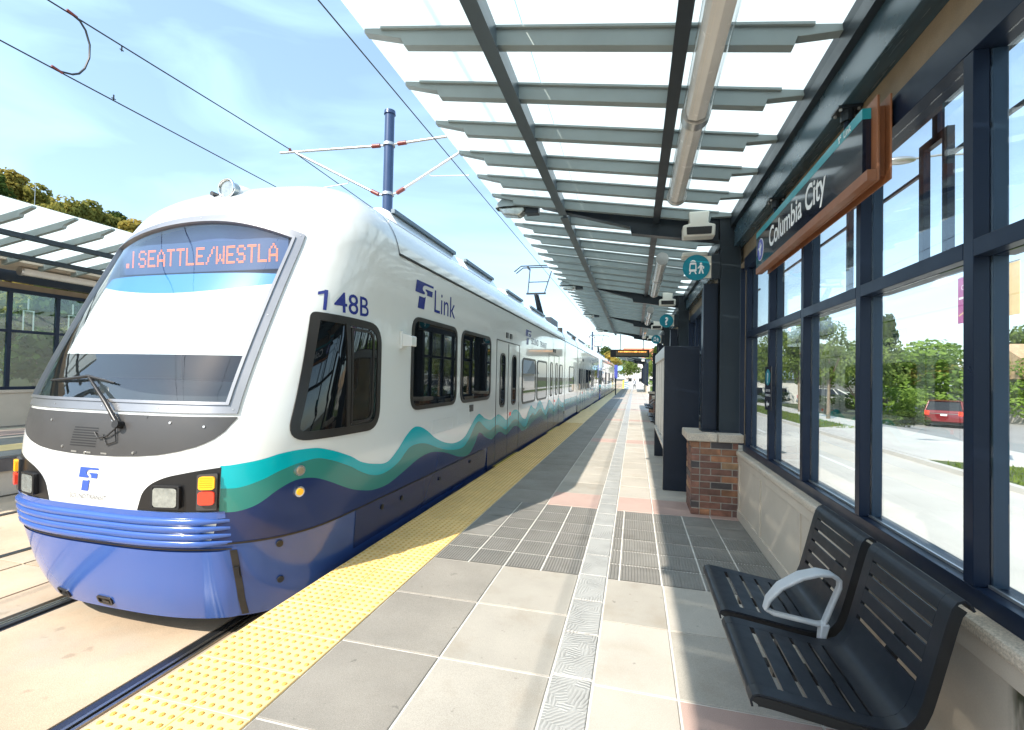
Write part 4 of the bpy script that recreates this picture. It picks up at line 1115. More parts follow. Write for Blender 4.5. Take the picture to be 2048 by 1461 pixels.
# interior of the cab: dark liner, destination board, sun visor, roller shade, desk
def patch(s0, s1, zf0, zf1, off, mat, name, ns=24, nv=8):
    m = MB().grid(lambda u, v: F(s0(v)+(s1(v)-s0(v))*u, zf0(u)+(zf1(u)-zf0(u))*v, off), ns, nv)
    return m.build(name, mat, car, smooth=80)
c_ = lambda v: (lambda t: v)
m = MB().box(XC-1.1, XC+1.1, 3.9, 3.93, .9, 2.7)
m.build('cab_bulkhead', 'cab_dark', car)
m = MB().add([(XC-.75, 2.52, 1.16), (XC+.75, 2.52, 1.16), (XC+1.0, 2.8, 1.17), (XC+1.0, 3.89, 1.18), (XC-1.0, 3.89, 1.18), (XC-1.0, 2.8, 1.17)], [(0, 1, 2, 3, 4, 5)])
m.box(XC-.7, XC+.7, 2.85, 3.2, 1.19, 1.36); m.build('driver_desk', 'cab_dark', car)
MB().prism([(XC-.95, 2.19), (XC+.95, 2.19)]+[(XC+.95-1.9*i/20, 2.63-.30*((.95-1.9*i/20)/1.2)**2) for i in range(21)], 'xz', 3.15, 3.17).build('board_surround', 'visor_dark', car)
box('destination_board', 'led_board', car, -4.30, -2.60, 3.10, 3.148, 2.235, 2.485, bevel=.004)
patch(lambda v: -.66+.05*v, lambda v: .69-.015*v, lambda u: 1.985+.10*(2*u-1)**2, lambda u: 2.185, -.035, 'visor_blue', 'sun_visor')
patch(c_(-.61), c_(.692), lambda u: 1.555, lambda u: 2.02+.08*(2*u-1)**2, -.028, 'shade_white', 'roller_shade', 24, 14)
FONT = {'S': '01110 10001 10000 01110 00001 10001 01110', 'E': '11111 10000 10000 11110 10000 10000 11111', 'A': '00100 01010 10001 10001 11111 10001 10001', 'T': '11111 00100 00100 00100 00100 00100 00100',
        'L': '10000 10000 10000 10000 10000 10000 11111', '/': '00001 00010 00010 00100 01000 01000 10000', 'W': '10001 10001 10001 10101 10101 11011 10001', '.': '00000 00000 00000 00000 00000 11000 11000', '|': '00100 00100 00100 00100 00100 00100 00100', ' ': '0 0 0 0 0 0 0'}
m = MB()
def led_text(txt, s0, s1, z0, z1):
    tot = sum({'.': 3, '|': 3, ' ': 2}.get(c, 6) for c in txt); du = (s1-s0)/tot; u = s0
    for c in txt:
        wc = {'.': 3, '|': 3, ' ': 2}.get(c, 6); rowsb = FONT[c].split()
        for r_, row in enumerate(rowsb):
            st_ = 0 if c not in '|' else -1
            for q, bit in enumerate(row):
                if bit != '1': continue
                for h in range(2):
                    zt = z1-(z1-z0)*(r_*2+h)/14; zb_ = zt-(z1-z0)/14*.62
                    a, b = u+(q+st_)*du, u+(q+st_+1)*du
                    m.add([(a, 3.098, zb_), (b, 3.098, zb_), (b, 3.098, zt), (a, 3.098, zt)], [(0, 1, 2, 3)])
        u += wc*du
led_text('.| SEATTLE/WESTLA', -4.225, -2.675, 2.292, 2.437)
m.build('destination_text', 'led_on', car)
def zlow(s):
    return interp(abs(s), [0, .15, .3, .42, .52, .6, .66, .70, .735, .75], [.872, .875, .885, .90, .925, .955, .99, 1.03, 1.09, 1.135])
n = 40; m = MB(); vs = []
for i in range(n+1):
    s_ = -.75+1.5*i/n
    for j in range(7): vs.append(F(s_, zlow(s_)+(1.142-zlow(s_))*j/6, .005))
m.add(vs, [(i*7+j, (i+1)*7+j, (i+1)*7+j+1, i*7+j+1) for i in range(n) for j in range(6)]).build('nose_panel', 'grey_panel', car, smooth=60)
m = MB()
for k in range(8):
    z = .925+.0165*k; m.add([F(-.165+.002*k, z, .0065), F(.018, z, .0065), F(.018, z+.007, .0065), F(-.165+.002*k, z+.007, .0065)], [(0, 1, 2, 3)])
m.build('vent_slot', 'black', car)
m = MB().add([F(.285, .90, .0062), F(.291, .90, .0062), F(.318, 1.135, .0062), F(.312, 1.135, .0062)], [(0, 1, 2, 3)])
m.build('panel_seam', 'black', car)
m = MB()
for s_, z in ((-.22, .915), (-.05, .885), (.27, .905), (-.35, 1.08), (.1, 1.1), (.45, 1.1), (.62, 1.08)): m.cyl(F(s_, z, .005), F(s_, z, .010), .008, n=8)
for s_ in (-.13, -.03, .08): m.add([F(s_-.02, .884, .0066), F(s_+.02, .883, .0066), F(s_+.02, .893, .0066), F(s_-.02, .894, .0066)], [(0, 1, 2, 3)])
m.build('panel_screw', 'alu', car)
# wiper
m = MB().tube([F(.165, 1.075, .03), F(.06, 1.20, .05), F(-.165, 1.37, .035)], [.016, .014, .008], 8); m.build('wiper_arm', 'win_frame', car, smooth=50)
m = MB().tube([F(-.49, 1.338, .022), F(-.30, 1.352, .03), F(-.165, 1.37, .035), F(.03, 1.335, .022)], [.006, .010, .012, .006], 6); m.build('wiper_blade', 'black', car, smooth=50)
m = MB().cyl(F(.165, 1.075, .0), F(.165, 1.075, .05), .026, n=12).tube([F(.165, 1.06, .03), F(.10, 1.0, .02), F(.04, .985, .02), F(-.0, 1.02, .012)], .005, 6).tube([F(.14, 1.06, .02), F(.16, .97, .014), F(.10, .945, .014), F(.06, 1.01, .014)], .004, 6); m.build('wiper_pivot', 'black', car, smooth=50)
# --- headlamp recesses
def lampset(sg):
    G = lambda a, b, o=0.0: F(a*sg, b, o)
    rec = dens(rpoly([(.308, .549), (.337, .662), (.38, .716), (.459, .764), (.605, .805), (.716, .828), (.712, .549)], [.0, .05, .04, .1, .1, .0, .0], 4))
    rr = MB(); fill(rr, rec, G, .0035, 5); h = rr.build('headlamp_recess', 'win_black', car, smooth=60)
    ORG[h.name] = ORG[car.name]
    m = MB(); lo = rpoly([(.405, .572), (.548, .572), (.548, .714), (.405, .714)], .012); ring(m, lo, inset(lo, .010), G, .030, .004); fill(m, inset(lo, .010), G, .022, 3); m.build('lamp_housing', 'black', h, smooth=40)
    li = rpoly([(.417, .584), (.536, .584), (.536, .702), (.417, .702)], .02)
    m = MB(); fill(m, li, G, .031, 3); m.build('headlight', 'lens_clear', h, smooth=60)
    pl = rpoly([(.622, .565), (.706, .565), (.706, .792), (.622, .785)], .008); m = MB(); ring(m, pl, inset(pl, .004), G, .022, .004); fill(m, inset(pl, .004), G, .022, 3); m.build('lamp_plate', 'grey_panel', h, smooth=40)
    for z0, z1, mt, nm in ((.695, .776, 'lens_amber', 'turn_lamp'), (.602, .683, 'lens_red', 'tail_lamp')):
        q = rpoly([(.634, z0), (.698, z0), (.698, z1), (.634, z1)], .016); m = MB(); ring(m, q, inset(q, .008), G, .038, .02); fill(m, inset(q, .008), G, .038, 3)
        if nm == 'turn_lamp':
            for k in range(5):
                zz = z0+.012+.0135*k; m.add([G(.640, zz, .0382), G(.692, zz, .0382), G(.692, zz+.007, .042), G(.640, zz+.007, .042)], [(0, 1, 2, 3)])
        m.build(nm, mt, h, smooth=50)
lampset(1); lampset(-1)
# --- front emblem and lettering
m = MB(); st_logo(lambda u, v: F(-.083+u*.128, .640+v*.152, .004), m); m.build('front_emblem', 'logo_front', car)
m = MB(); put2d(m, text2d('SOUNDTRANSIT', .045, .95, 'CENTER'), lambda u, v: F(-.018+u/1.22, .588+v, .004)); m.build('front_lettering', 'silver', car)
# --- bumper with four ribs
def bump_patch(z0, z1, off, name, s0=-.775, s1=.752, nv=14):
    def Q(u, v):
        s_ = s0+(s1-s0)*u; e = min(1, min(u, 1-u)/.02)
        return F(s_, z0+(z1-z0)*v, off*min(1, e) if name else off)
    return MB().grid(Q, 60, nv)
m = bump_patch(-.205, .290, .014, 'b', -.735, .735)
m.build('bumper', 'car_bumper', car, smooth=50)
m = bump_patch(.505, .549, .010, 'b', -.80, .742, 3); m.build('bumper_top', 'car_bumper', car, smooth=50)
for k in range(4):
    zc = .488-.048*k; n = 60; vs = []; prof = [(-.0255, .004), (-.020, .020), (-.006, .028), (.012, .027), (.0215, .018), (.0240, .006)]
    for i in range(n+1):
        s_ = -.80+(.80+.752)*i/n; e = min(1, (n-i)/5, i/5+.35) ; 
        for dz, o in prof: vs.append(F(s_, zc+dz*(.35+.65*e), .002+o*e))
    q = len(prof)
    MB().add(vs, [(i*q+j, i*q+j+1, (i+1)*q+j+1, (i+1)*q+j) for i in range(n) for j in range(q-1)]).build('bumper_rib', 'car_bumper', car, smooth=60)
m = MB().grid(lambda u, v: F(-.79+(.79+.748)*u, .298+.01*v, .010), 40, 1); m.build('bumper_gap', 'black', car)
m = MB().grid(lambda u, v: F(.738+.028*u+(.02*max(0, .3-v)), -.20+.49*v, .004), 3, 12); m.build('side_gap', 'rubber', car, smooth=60)
m = MB(); q = [(.742, .10), (.762, .10), (.762, .17), (.742, .17)]; ring(m, q, inset(q, .002), F, .02, 0); fill(m, inset(q, .002), F, .02, 2); m.build('gap_latch', 'black', car)
for s_, z in ((-.055, -.135), (-.415, -.150)):
    o = rpoly([(s_-.055, z-.03), (s_+.05, z-.038), (s_+.06, z+.024), (s_-.05, z+.03)], .02); m = MB(); ring(m, o, inset(o, .012), F, .024, .012); fill(m, inset(o, .012), F, .0145, 2)
    m.add([F(s_-.02, z-.025, .022), F(s_+.03, z-.028, .022), F(s_+.03, z-.002, .022), F(s_-.02, z, .022)], [(0, 1, 2, 3)]); m.build('step_handle', 'win_frame', car)
# --- roof headlamp
m = MB(); bs = Vector(F(0, 2.955)); yr = bs.y
MB().cyl((XC-.0, yr-.03, 3.005), (XC, yr+.04, 3.005), .074, n=24).build('roof_lamp', 'lens_clear', car, smooth=40)
MB().tube([(XC+0.078*math.cos(a), yr-.035, 3.005+0.078*math.sin(a)) for a in [2*math.pi*i/24 for i in range(24)]], .012, 8, closed=True).build('roof_lamp_rim', 'chrome', car, smooth=60)
m = MB(); m.sphere((XC+.01, yr+.17, 2.99), .10, 16, 10, 1.0, 1.9, .95); m.build('roof_lamp_fairing', 'car_white', car, smooth=80)
m = MB().cyl((XC-.17, yr-.02, 2.98), (XC-.17, yr+.06, 2.98), .02, n=10); m.build('roof_sensor', 'grey_panel', car)

# --- side windows, doors
def win(poly_o, mir=False, w_=.034, name='side_window', off=0.002):
    fn = mirY(S) if mir else S; poly_o = dens(poly_o)
    m = MB(); ring(m, poly_o, inset(poly_o, w_), fn, .010+off, -.002); f = m.build('window_frame', 'win_frame', car, smooth=35); ORG[f.name] = ORG[car.name]
    m = MB(); fill(m, inset(poly_o, w_*.9), fn, .004+off, 4); m.build('pane', 'win_glass', f, smooth=60)
    return f
CW = rpoly([(2.735, .965), (3.775, .955), (3.775, 1.865), (3.02, 1.89)], [.16, .20, .20, .04], 7)
CWp = [(y, z) for y, z in CW]
for mr in (False, True):
    fn = mirY(S) if mr else S
    f = win(CWp, mr, .062)
    q = dens([(3.275, 1.02), (3.318, 1.02), (3.318, 1.83), (3.275, 1.83)]); m = MB(); ring(m, q, inset(q, .004), fn, .016, .0); fill(m, inset(q, .003), fn, .0158, 2); m.build('centre_bar', 'win_frame', f)
    q = dens(rpoly([(3.335, 1.035), (3.66, 1.035), (3.66, 1.80), (3.335, 1.80)], [.01, .12, .12, .01], 6))
    m = MB(); ring(m, q, inset(q, .022), fn, .012, .004); m.build('slider_frame', 'win_frame', f, smooth=40)
    WZ0, WZ1 = 1.07, 2.03
    for a, b in ((4.37, 5.63), (5.78, 7.09)): win(rpoly([(a, WZ0), (b, WZ0), (b, WZ1), (a, WZ1)], .17, 7), mr, .042)
    for a, b in ((9.25, 10.58), (10.74, 12.0)): win(rpoly([(a, .87), (b, .87), (b, 1.81), (a, 1.81)], .16, 7), mr, .042)
    win(rpoly([(14.12, .90), (14.68, .90), (14.68, 1.80), (14.12, 1.80)], .14, 6), mr, .035)
    for (d0, dm, d1) in ((7.42, 8.17, 9.0), (12.27, 13.12, 14.0)):
        for a, b in ((d0, dm), (dm, d1)):
            c = (a+b)/2; win(rpoly([(c-.165, .90), (c+.165, .90), (c+.165, 1.82), (c-.165, 1.82)], .14, 6), mr, .03, 'door_window')
        for y in (d0, dm, d1):
            m = MB().box(XC+WMAX-.001, XC+WMAX+.005, y-.008, y+.008, .03, 2.03 if y != dm else 2.0)
            if mr: flipY(m)
            m.build('door_seam', 'black', car)
        m = MB().box(XC+WMAX-.001, XC+WMAX+.006, d0, d1, 2.018, 2.034)
        if mr: flipY(m)
        m.build('door_header', 'grey_panel', car)
        m = MB().box(XC+WMAX-.001, XC+WMAX+.05, d0+.03, d1-.03, -.055, -.03)
        if mr: flipY(m)
        m.build('door_step', 'yellow', car)
        for dy in (-.14, .12):
            m = MB().box(XC+WMAX, XC+WMAX+.02, dm+dy-.05, dm+dy+.05, 2.10, 2.19)
            if mr: flipY(m)
            m.build('door_indicator', 'grey_panel', car)
        m = MB().box(XC+WMAX, XC+WMAX+.012, dm+.15, dm+.20, .72, .78)
        if mr: flipY(m)
        m.build('door_button', 'lens_red', car)
win(rpoly([(16.3, .90), (17.6, .90), (17.6, 1.80), (16.3, 1.80)], .16, 7), False, .042)
# roof line seam, cab seam
for mr in (False, True):
    m = MB().box(XC+WMAX-.012, XC+WMAX+.003, YSEAM, 15.12, 2.565, 2.585)
    if mr: flipY(m)
    m.build('roof_seam', 'black', car)
    m = MB(); zl = zs(2.575, 3.10, 14); vs = []
    for z in zl:
        for y in (YSEAM-.007, YSEAM+.007): vs.append((XC+Wz(z)+.004, y, z+.002))
    m.add(vs, [(2*i, 2*i+1, 2*i+3, 2*i+2) for i in range(len(zl)-1)])
    if mr: flipY(m)
    m.build('roof_seam', 'black', car)
MB().box(XC-WMAX-.003, XC+WMAX+.003, 15.272, 18.628, 2.575, 2.585).build('roof_seam', 'black', car)
# small side fittings
m = MB().box(XC+WMAX, XC+WMAX+.03, 4.115, 4.225, 1.68, 1.85).prism(rpoly([(XC+WMAX+.03, 1.70), (XC+WMAX+.13, 1.705), (XC+WMAX+.13, 1.80), (XC+WMAX+.03, 1.83)], .012), 'xz', 4.12, 4.22)
m.build('side_camera', 'car_white', car, bevel=.004)
for (y, z, mt) in ((2.83, .764, 'lens_smoke'), (2.83, .62, 'lens_amber')):
    c = S(y, z, .002); MB().cyl(c, S(y, z, .020), .040, .036, n=24).build('marker_bezel', 'chrome', car, smooth=40)
    MB().cyl(S(y, z, .0202), S(y, z, .026), .024, n=20).build('marker_lens', 'lens_smoke' if mt == 'lens_smoke' else 'lens_amber', car, smooth=40)
for (y0, y1, z0, z1) in ((4.92, 5.55, .77, .92), (5.72, 6.15, .80, 1.0)):
    o = rpoly([(y0, z0), (y1, z0), (y1, z1), (y0, z1)], .01); m = MB(); ring(m, o, inset(o, .006), S, .003, .0); m.build('service_hatch', 'car_white', car)
MB().box(XC+WMAX, XC+WMAX+.015, 6.15, 6.28, .94, 1.03).build('latch', 'grey_panel', car)
for mr in (False, True):
    sg = 1
    fn = lambda y0, k: (lambda u, v: ((XC+WMAX+.003, (2*MID-y0-u*k-1.2) if mr else y0+u*k, v)))
# number, emblem and names on the side
m = MB(); put2d(m, text2d('1', .235, .83, 'LEFT', .0015, 4), lambda u, v: S(3.055+u*1.15+.26*v, 1.912+v*.98, .003)); put2d(m, text2d('48B', .235, .83, 'LEFT', .0015, 4), lambda u, v: S(3.185+u*1.26+.10*v*max(0, 1-u/.3), 1.912+v*.98, .003)); v1 = text2d('1', .235, .83, 'LEFT', .0015, 4)[0]; xa, ya = min(p[0] for p in v1), max(p[1] for p in v1)
f1 = lambda u, v: S(3.055+u*1.15+.26*v, 1.912+v*.98, .0034)
m.add([f1(xa+.012, ya), f1(xa-.034, ya-.022), f1(xa-.034, ya-.048), f1(xa+.012, ya-.026)], [(0, 1, 2, 3)])
m.build('car_number', 'logo_blue', car)
m = MB(); st_logo(lambda u, v: (XC+WMAX+.003, 4.42+u*.42, 2.125+v*.285), m); m.build('side_emblem', 'logo_blue', car)
m = MB(); put2d(m, text2d('Link', .36, .95, 'LEFT'), lambda u, v: (XC+WMAX+.003, 4.88+u*1.12, 2.135+v)); m.build('side_lettering', 'logo_blue', car)
m = MB(); st_logo(lambda u, v: (XC+WMAX+.003, 9.50+u*.5, 2.09+v*.31), m); m.build('side_emblem', 'logo_blue', car)
m = MB(); put2d(m, text2d('SOUND', .20, 1.15, 'LEFT'), lambda u, v: (XC+WMAX+.003, 10.05+u, 2.13+v)); put2d(m, text2d('TRANSIT', .20, 1.15, 'LEFT'), lambda u, v: (XC+WMAX+.003, 11.02+u, 2.13+v)); m.build('side_lettering', 'logo_blue', car)
# --- roof equipment and pantograph
for (a, b, hw, zt) in ((4.75, 6.75, .74, 3.30), (7.1, 8.75, .74, 3.31), (9.8, 11.4, .70, 3.31), (12.2, 14.4, .70, 3.31), (19.3, 22.5, .70, 3.31), (23.2, 26.6, .70, 3.31)):
    MB().prism([(XC-hw-.14, 3.05), (XC-hw, zt-.05), (XC-hw+.1, zt), (XC+hw-.1, zt), (XC+hw, zt-.05), (XC+hw+.14, 3.05)], 'xz', a, b).build('roof_box', 'car_white', car, bevel=.01)
    MB().box(XC+hw+.0, XC+hw+.045, a+.05, b-.05, zt-.055, zt-.01).build('roof_rail', 'roof_grey', car)
yp = 17.0
p = thing
m = MB().box(XC-.55, XC+.55, yp-.5, yp+1.0, 3.30, 3.52); m.build('pantograph_base', 'panto', car)
m = MB().tube([(XC, yp+.6, 3.5), (XC-.02, yp-.55, 4.35)], [.10, .06], 8).tube([(XC+.12, yp+.6, 3.5), (XC+.06, yp-.5, 4.3)], .03, 6).tube([(XC-.35, yp-.55, 4.35), (XC+.35, yp-.55, 4.35)], .035, 6)
m.tube([(XC-.3, yp-.55, 4.35), (XC-.42, yp+.3, 5.42)], .022, 6).tube([(XC+.3, yp-.55, 4.35), (XC+.42, yp+.3, 5.42)], .022, 6).tube([(XC-.36, yp-.1, 4.85), (XC+.36, yp-.1, 4.85)], .018, 6)
m.build('pantograph_arm', 'panto', car, smooth=50)
m = MB()
for dy in (.12, .42): m.tube([(XC-.98, yp+dy, 5.30), (XC-.72, yp+dy, 5.50), (XC+.72, yp+dy, 5.50), (XC+.98, yp+dy, 5.30)], .022, 6)
m.box(XC-.5, XC-.46, yp+.1, yp+.44, 5.42, 5.5).box(XC+.46, XC+.5, yp+.1, yp+.44, 5.42, 5.5)
m.build('pantograph_head', 'panto', car)
copy_tree(CAR, (0, 29.45, 0), 'second white light rail car coupled behind the leading one')

# ================================================================== OVERHEAD LINE
def cpole(y, label, xc=-5.355, full=True):
    t = thing('catenary_pole', label, 'pole', (xc, y, -.356), 'catenary poles between the tracks')
    MB().cyl((xc, y, -.356), (xc, y, 7.18), .125, .105, n=20).build('mast', 'pole_blue', t, smooth=40)
    MB().cyl((xc, y, 7.18), (xc, y, 7.26), .128, .120, n=20).build('mast_cap', 'pole_blue', t, smooth=40)
    for z in (6.50, 5.395): MB().cyl((xc, y, z-.03), (xc, y, z+.03), .135, n=20).build('clamp', 'galv', t, smooth=40)
    for sg in (-1, 1):
        X = lambda a: xc+sg*a
        MB().tube([(X(.42), y, 6.515), (X(2.85), y, 6.60)], .028, 8).build('top_tube', 'galv', t, smooth=50)
        MB().tube([(X(.12), y, 6.50), (X(.22), y, 6.51)], .018, 8).build('bracket_end', 'galv', t)
        MB().tube([(X(.22), y, 6.51), (X(.42), y, 6.516)], .045, 10).build('insulator', 'insulator', t, smooth=50)
        MB().tube([(X(.40), y, 5.50), (X(2.42), y, 6.56)], .028, 8).build('strut_tube', 'galv', t, smooth=50)
        MB().tube([(X(.12), y, 5.39), (X(.22), y, 5.41)], .018, 8).build('bracket_end', 'galv', t)
        MB().tube([(X(.22), y, 5.41), (X(.40), y, 5.50)], .045, 10).build('insulator', 'insulator', t, smooth=50)
        MB().tube([(X(.98), y, 5.80), (X(1.02), y, 5.72), (X(1.90), y, 5.66)], .012, 6).build('steady_arm', 'galv', t)
        MB().tube([(X(2.59), y, 6.60), (X(2.59), y, 6.68)], .03, 8).build('messenger_clamp', 'insulator', t)
    return t
cpole(9.43, 'blue catenary pole rising behind the leading tram cab')
cpole(62.0, 'far thin catenary pole beyond the trams')
def wire(name, label, pts, r=.011, mat='wire', group='overhead wires'):
    o = MB().tube(pts, r, 6).build(name, mat, smooth=60); return tag(o, label, 'wire', group)
def sag(x, z, y0, y1, d, n=16): return [(x, y0+(y1-y0)*i/n, z-d*4*(i/n)*(1-i/n)) for i in range(n+1)]
def two(x, z, d): return sag(x, z, -43, 9.43, d)+sag(x, z, 9.43, 62, d)[1:]+sag(x, z, 62, 115, d)[1:]
WM = wire('messenger_wire', 'upper overhead wire of the far track, reaching the long bracket arm', two(-7.945, 6.66, .45), .011)
WC = wire('contact_wire', 'lower overhead wire of the far track, crossing the sky to the cab roof', [(-7.87, -43, 5.57), (-7.87, 115, 5.57)], .010)
MB().tube([(-7.87, 5.49, 5.58), (-7.87, 5.49, 5.66)], .010, 6).tube([(-7.87, 5.46, 5.60), (-7.87, 5.52, 5.60)], .008, 6).build('wire_clamp', 'wire', WC)
wire('contact_wire', 'overhead wire of the near track beside the canopy edge', [(-3.455, -43, 5.56), (-3.455, 115, 5.56)], .0085)
wire('messenger_wire', 'upper overhead wire of the near track above the canopy glass', two(-2.765, 6.68, .35), .009)


# ================================================================== OPPOSITE PLATFORM
OZ = .18
op = structure(MB().box(-13.2, -8.47, -6, 64, -.8, OZ), 'far_platform', 'tile_grey')
MB().box(-9.62, -8.98, -6, 64, OZ+.001, OZ+.006).build('tactile_band', 'tactile', op)
MB().box(-8.47, -8.40, -6, 64, -.02, OZ-.02).build('platform_fender', 'rail_steel', op)
MB().box(-8.468, -8.44, -6, 64, -.36, -.022).build('platform_edge', 'concrete_wall', op)
MB().box(-11.9, -10.9, -6, 64, OZ+.001, OZ+.005).build('paving_band', 'tile_pink', op)
OX = -12.6
t = thing('far_screen_wall', 'glazed screen wall on the opposite platform left of the tram', 'glazed wall', (OX, 8, OZ))
box('wall_base', 'concrete_wall', t, OX-.25, OX, 1, 24, OZ-.01, .86)
y = 1.0
while y < 24:
    box('cap_stone', 'cap_stone', t, OX-.28, OX+.035, y+.002, y+1.16, .861, .93, bevel=.012); y += 1.162
box('sill_frame', 'steel_frame', t, OX-.14, OX-.005, 1, 24, .931, .995)
box('head_frame', 'steel_frame', t, OX-.14, OX-.005, 1, 24, 2.97, 3.05)
box('lintel', 'lintel_tan', t, OX-.20, OX-.03, 1, 24, 3.051, 3.17)
yy = [6.97-.85*7+.85*k for k in range(30)]
for i, v in enumerate(yy):
    if v > 23.9: break
    MB().box(OX-.06, OX-.006, v-.04, v+.03, .996, 2.969).build('mullion', 'steel_frame', t)
    b = min(yy[i+1]-.041, 24)
    MB().box(OX-.06, OX-.008, v+.031, b, 2.13, 2.19).build('transom', 'steel_frame', t)
    for z0, z1 in ((.997, 2.129), (2.191, 2.968)): box('pane', 'glass_opp', t, OX-.045, OX-.039, v+.031, b, z0, z1)
    c = v+.45
    MB().prism([(c-.13, 2.2), (c-.11, 2.2), (c-.11, 2.62), (c+.05, 2.62), (c+.05, 2.2), (c+.07, 2.2), (c+.07, 2.64), (c-.13, 2.64)], 'yz', OX-.22, OX-.20).box(OX-.22, OX-.20, c-.05, c-.03, 2.66, 2.9).build('trellis_bar', 'alu', t)
def goz(x): return 3.86-.155*(-8.78-x)
YO = [4.62+5.12*k for k in range(-1, 4)]
t = thing('far_canopy', 'glass roofed canopy over the opposite platform', 'canopy', (-11.5, 8, OZ))
ry = [5.09-.565*8+.565*k for k in range(36)]
for i in range(len(ry)-1):
    for xa, xb in ((-8.78, -10.1), (-10.106, -11.35)):
        m = MB(); a, b = ry[i]+.003, ry[i+1]-.003
        v = [(xa, a, goz(xa)), (xb, a, goz(xb)), (xb, b, goz(xb)), (xa, b, goz(xa))]; v2 = [(x, q, z+.012) for x, q, z in v]
        m.add(v+v2, [(3, 2, 1, 0)]); m.cur = 1; m.add(v+v2, [(4, 5, 6, 7), (0, 1, 5, 4), (1, 2, 6, 5), (2, 3, 7, 6), (3, 0, 4, 7)]); m.build('glass_panel', ['glass_frost', 'glass_top'], t)
r0 = None
for v in ry:
    s = lambda x, d: (x, goz(x)-d)
    if r0 is None:
        r0 = MB().prism([s(-8.80, .006), s(-11.5, .006), s(-11.5, .118), s(-9.07, .118), s(-9.05, .07), s(-9.03, .07), s(-8.80, .036)], 'xz', v-.03, v+.03).build('rafter', 'rafter_grey', t)
    else: placed(r0, 'rafter', 0, v-ry[0])
for xc in (-9.72, -10.75): MB().box(xc-.045, xc+.045, 0, 25, goz(xc)-.20, goz(xc)-.119).build('purlin', 'steel_dark', t)
MB().prism([(-11.36, goz(-11.36)), (-12.3, goz(-12.3)+.1), (-12.3, goz(-12.3)+.06), (-11.36, goz(-11.36)-.05)], 'xz', 0, 25).build('roof_edge', 'concrete_wall', t)
box('edge_beam', 'steel_dark', t, OX+.02, OX+.13, 0, 25, 3.18, 3.42)
for b in YO:
    MB().prism([(-12.5, goz(-12.5)-.01), (-9.35, goz(-9.35)-.12), (-9.35, goz(-9.35)-.2), (-10.3, goz(-10.3)-.35), (-10.35, goz(-10.35)-.42), (-12.5, 3.2)], 'xz', b-.05, b+.05).build('bracket', 'steel_dark', t)
    MB().box(-12.48, -12.28, b-.08, b+.08, OZ, 3.5).build('column', 'steel_dark', t)
for i, b in enumerate(YO[:3]): cobra(-9.33, b-.02, goz(-9.3)-.16, ['hooded lamp out of frame on the opposite canopy', 'nearest hooded lamp on the opposite canopy, left picture edge', 'hooded lamp of the opposite canopy behind the tram'][i], 1, 'hooded lamps on the opposite canopy')
tt = tube_light(8.0, 'tube lamp under the opposite canopy left of the tram', z=3.30, x=-11.75, group='tube lamps under the opposite canopy')
b1 = copy_tree(b0, (0, 0, 0), 'black slatted bench on the opposite platform beside the tram', 'slatted benches against the far screen wall', rotz=math.pi)
b1.location = (-12.26, 8.05, OZ)

# ================================================================== TREES AND LAND
def tz(x): return -.503-.86*min(1, max(0, (x-11)/7.0))
def crown_mesh(name, mat, n, size, leaf, shape='round', seed=1):
    rn = random.Random(seed); vs = []; fs = []
    lobes = []
    nl = 14
    for i in range(nl):
        a = rn.uniform(0, 2*math.pi); h = rn.uniform(-.75, .85)
        if shape == 'cone': rad = .62*(1-(h+.8)/1.75); r_ = .34*(1-(h+.8)/2.3)+.08; h *= 1.15
        elif shape == 'wide': rad = rn.uniform(.15, .75); h *= .55; r_ = rn.uniform(.30, .48)
        elif shape == 'bush': rad = rn.uniform(.1, .8); h = rn.uniform(-.7, .6); r_ = rn.uniform(.28, .44)
        else: rad = rn.uniform(.1, .62)*math.sqrt(max(.05, 1-h*h)); r_ = rn.uniform(.26, .42)
        lobes.append((rad*math.cos(a), rad*math.sin(a), h, r_))
    for i in range(n):
        lx, ly, lz, r_ = rn.choice(lobes)
        th = rn.uniform(0, 2*math.pi); cz = rn.uniform(-1, 1); sr = math.sqrt(1-cz*cz); k = r_*rn.uniform(.55, 1.05)**.7
        p = Vector((lx+k*sr*math.cos(th), ly+k*sr*math.sin(th), lz+k*cz*.85))
        d = Vector((sr*math.cos(th), sr*math.sin(th), cz))+Vector((rn.uniform(-1, 1), rn.uniform(-1, 1), rn.uniform(-.4, 1)))*.9
        d.normalize(); u = d.orthogonal().normalized(); u.rotate(Matrix.Rotation(rn.uniform(0, 6.28), 3, d)); v = d.cross(u)
        s_ = leaf*rn.uniform(.6, 1.4); b = len(vs)
        q = [p+(u*1.0)*s_, p+(v*.62+u*.1)*s_, p-(u*1.0)*s_, p-(v*.62-u*.15)*s_]
        vs += [tuple(Vector((a.x*size[0], a.y*size[1], a.z*size[2]))) for a in q]; fs.append((b, b+1, b+2, b+3))
    me = bpy.data.meshes.new(name); me.from_pydata(vs, [], fs); me.materials.append(MAT[mat]); return me
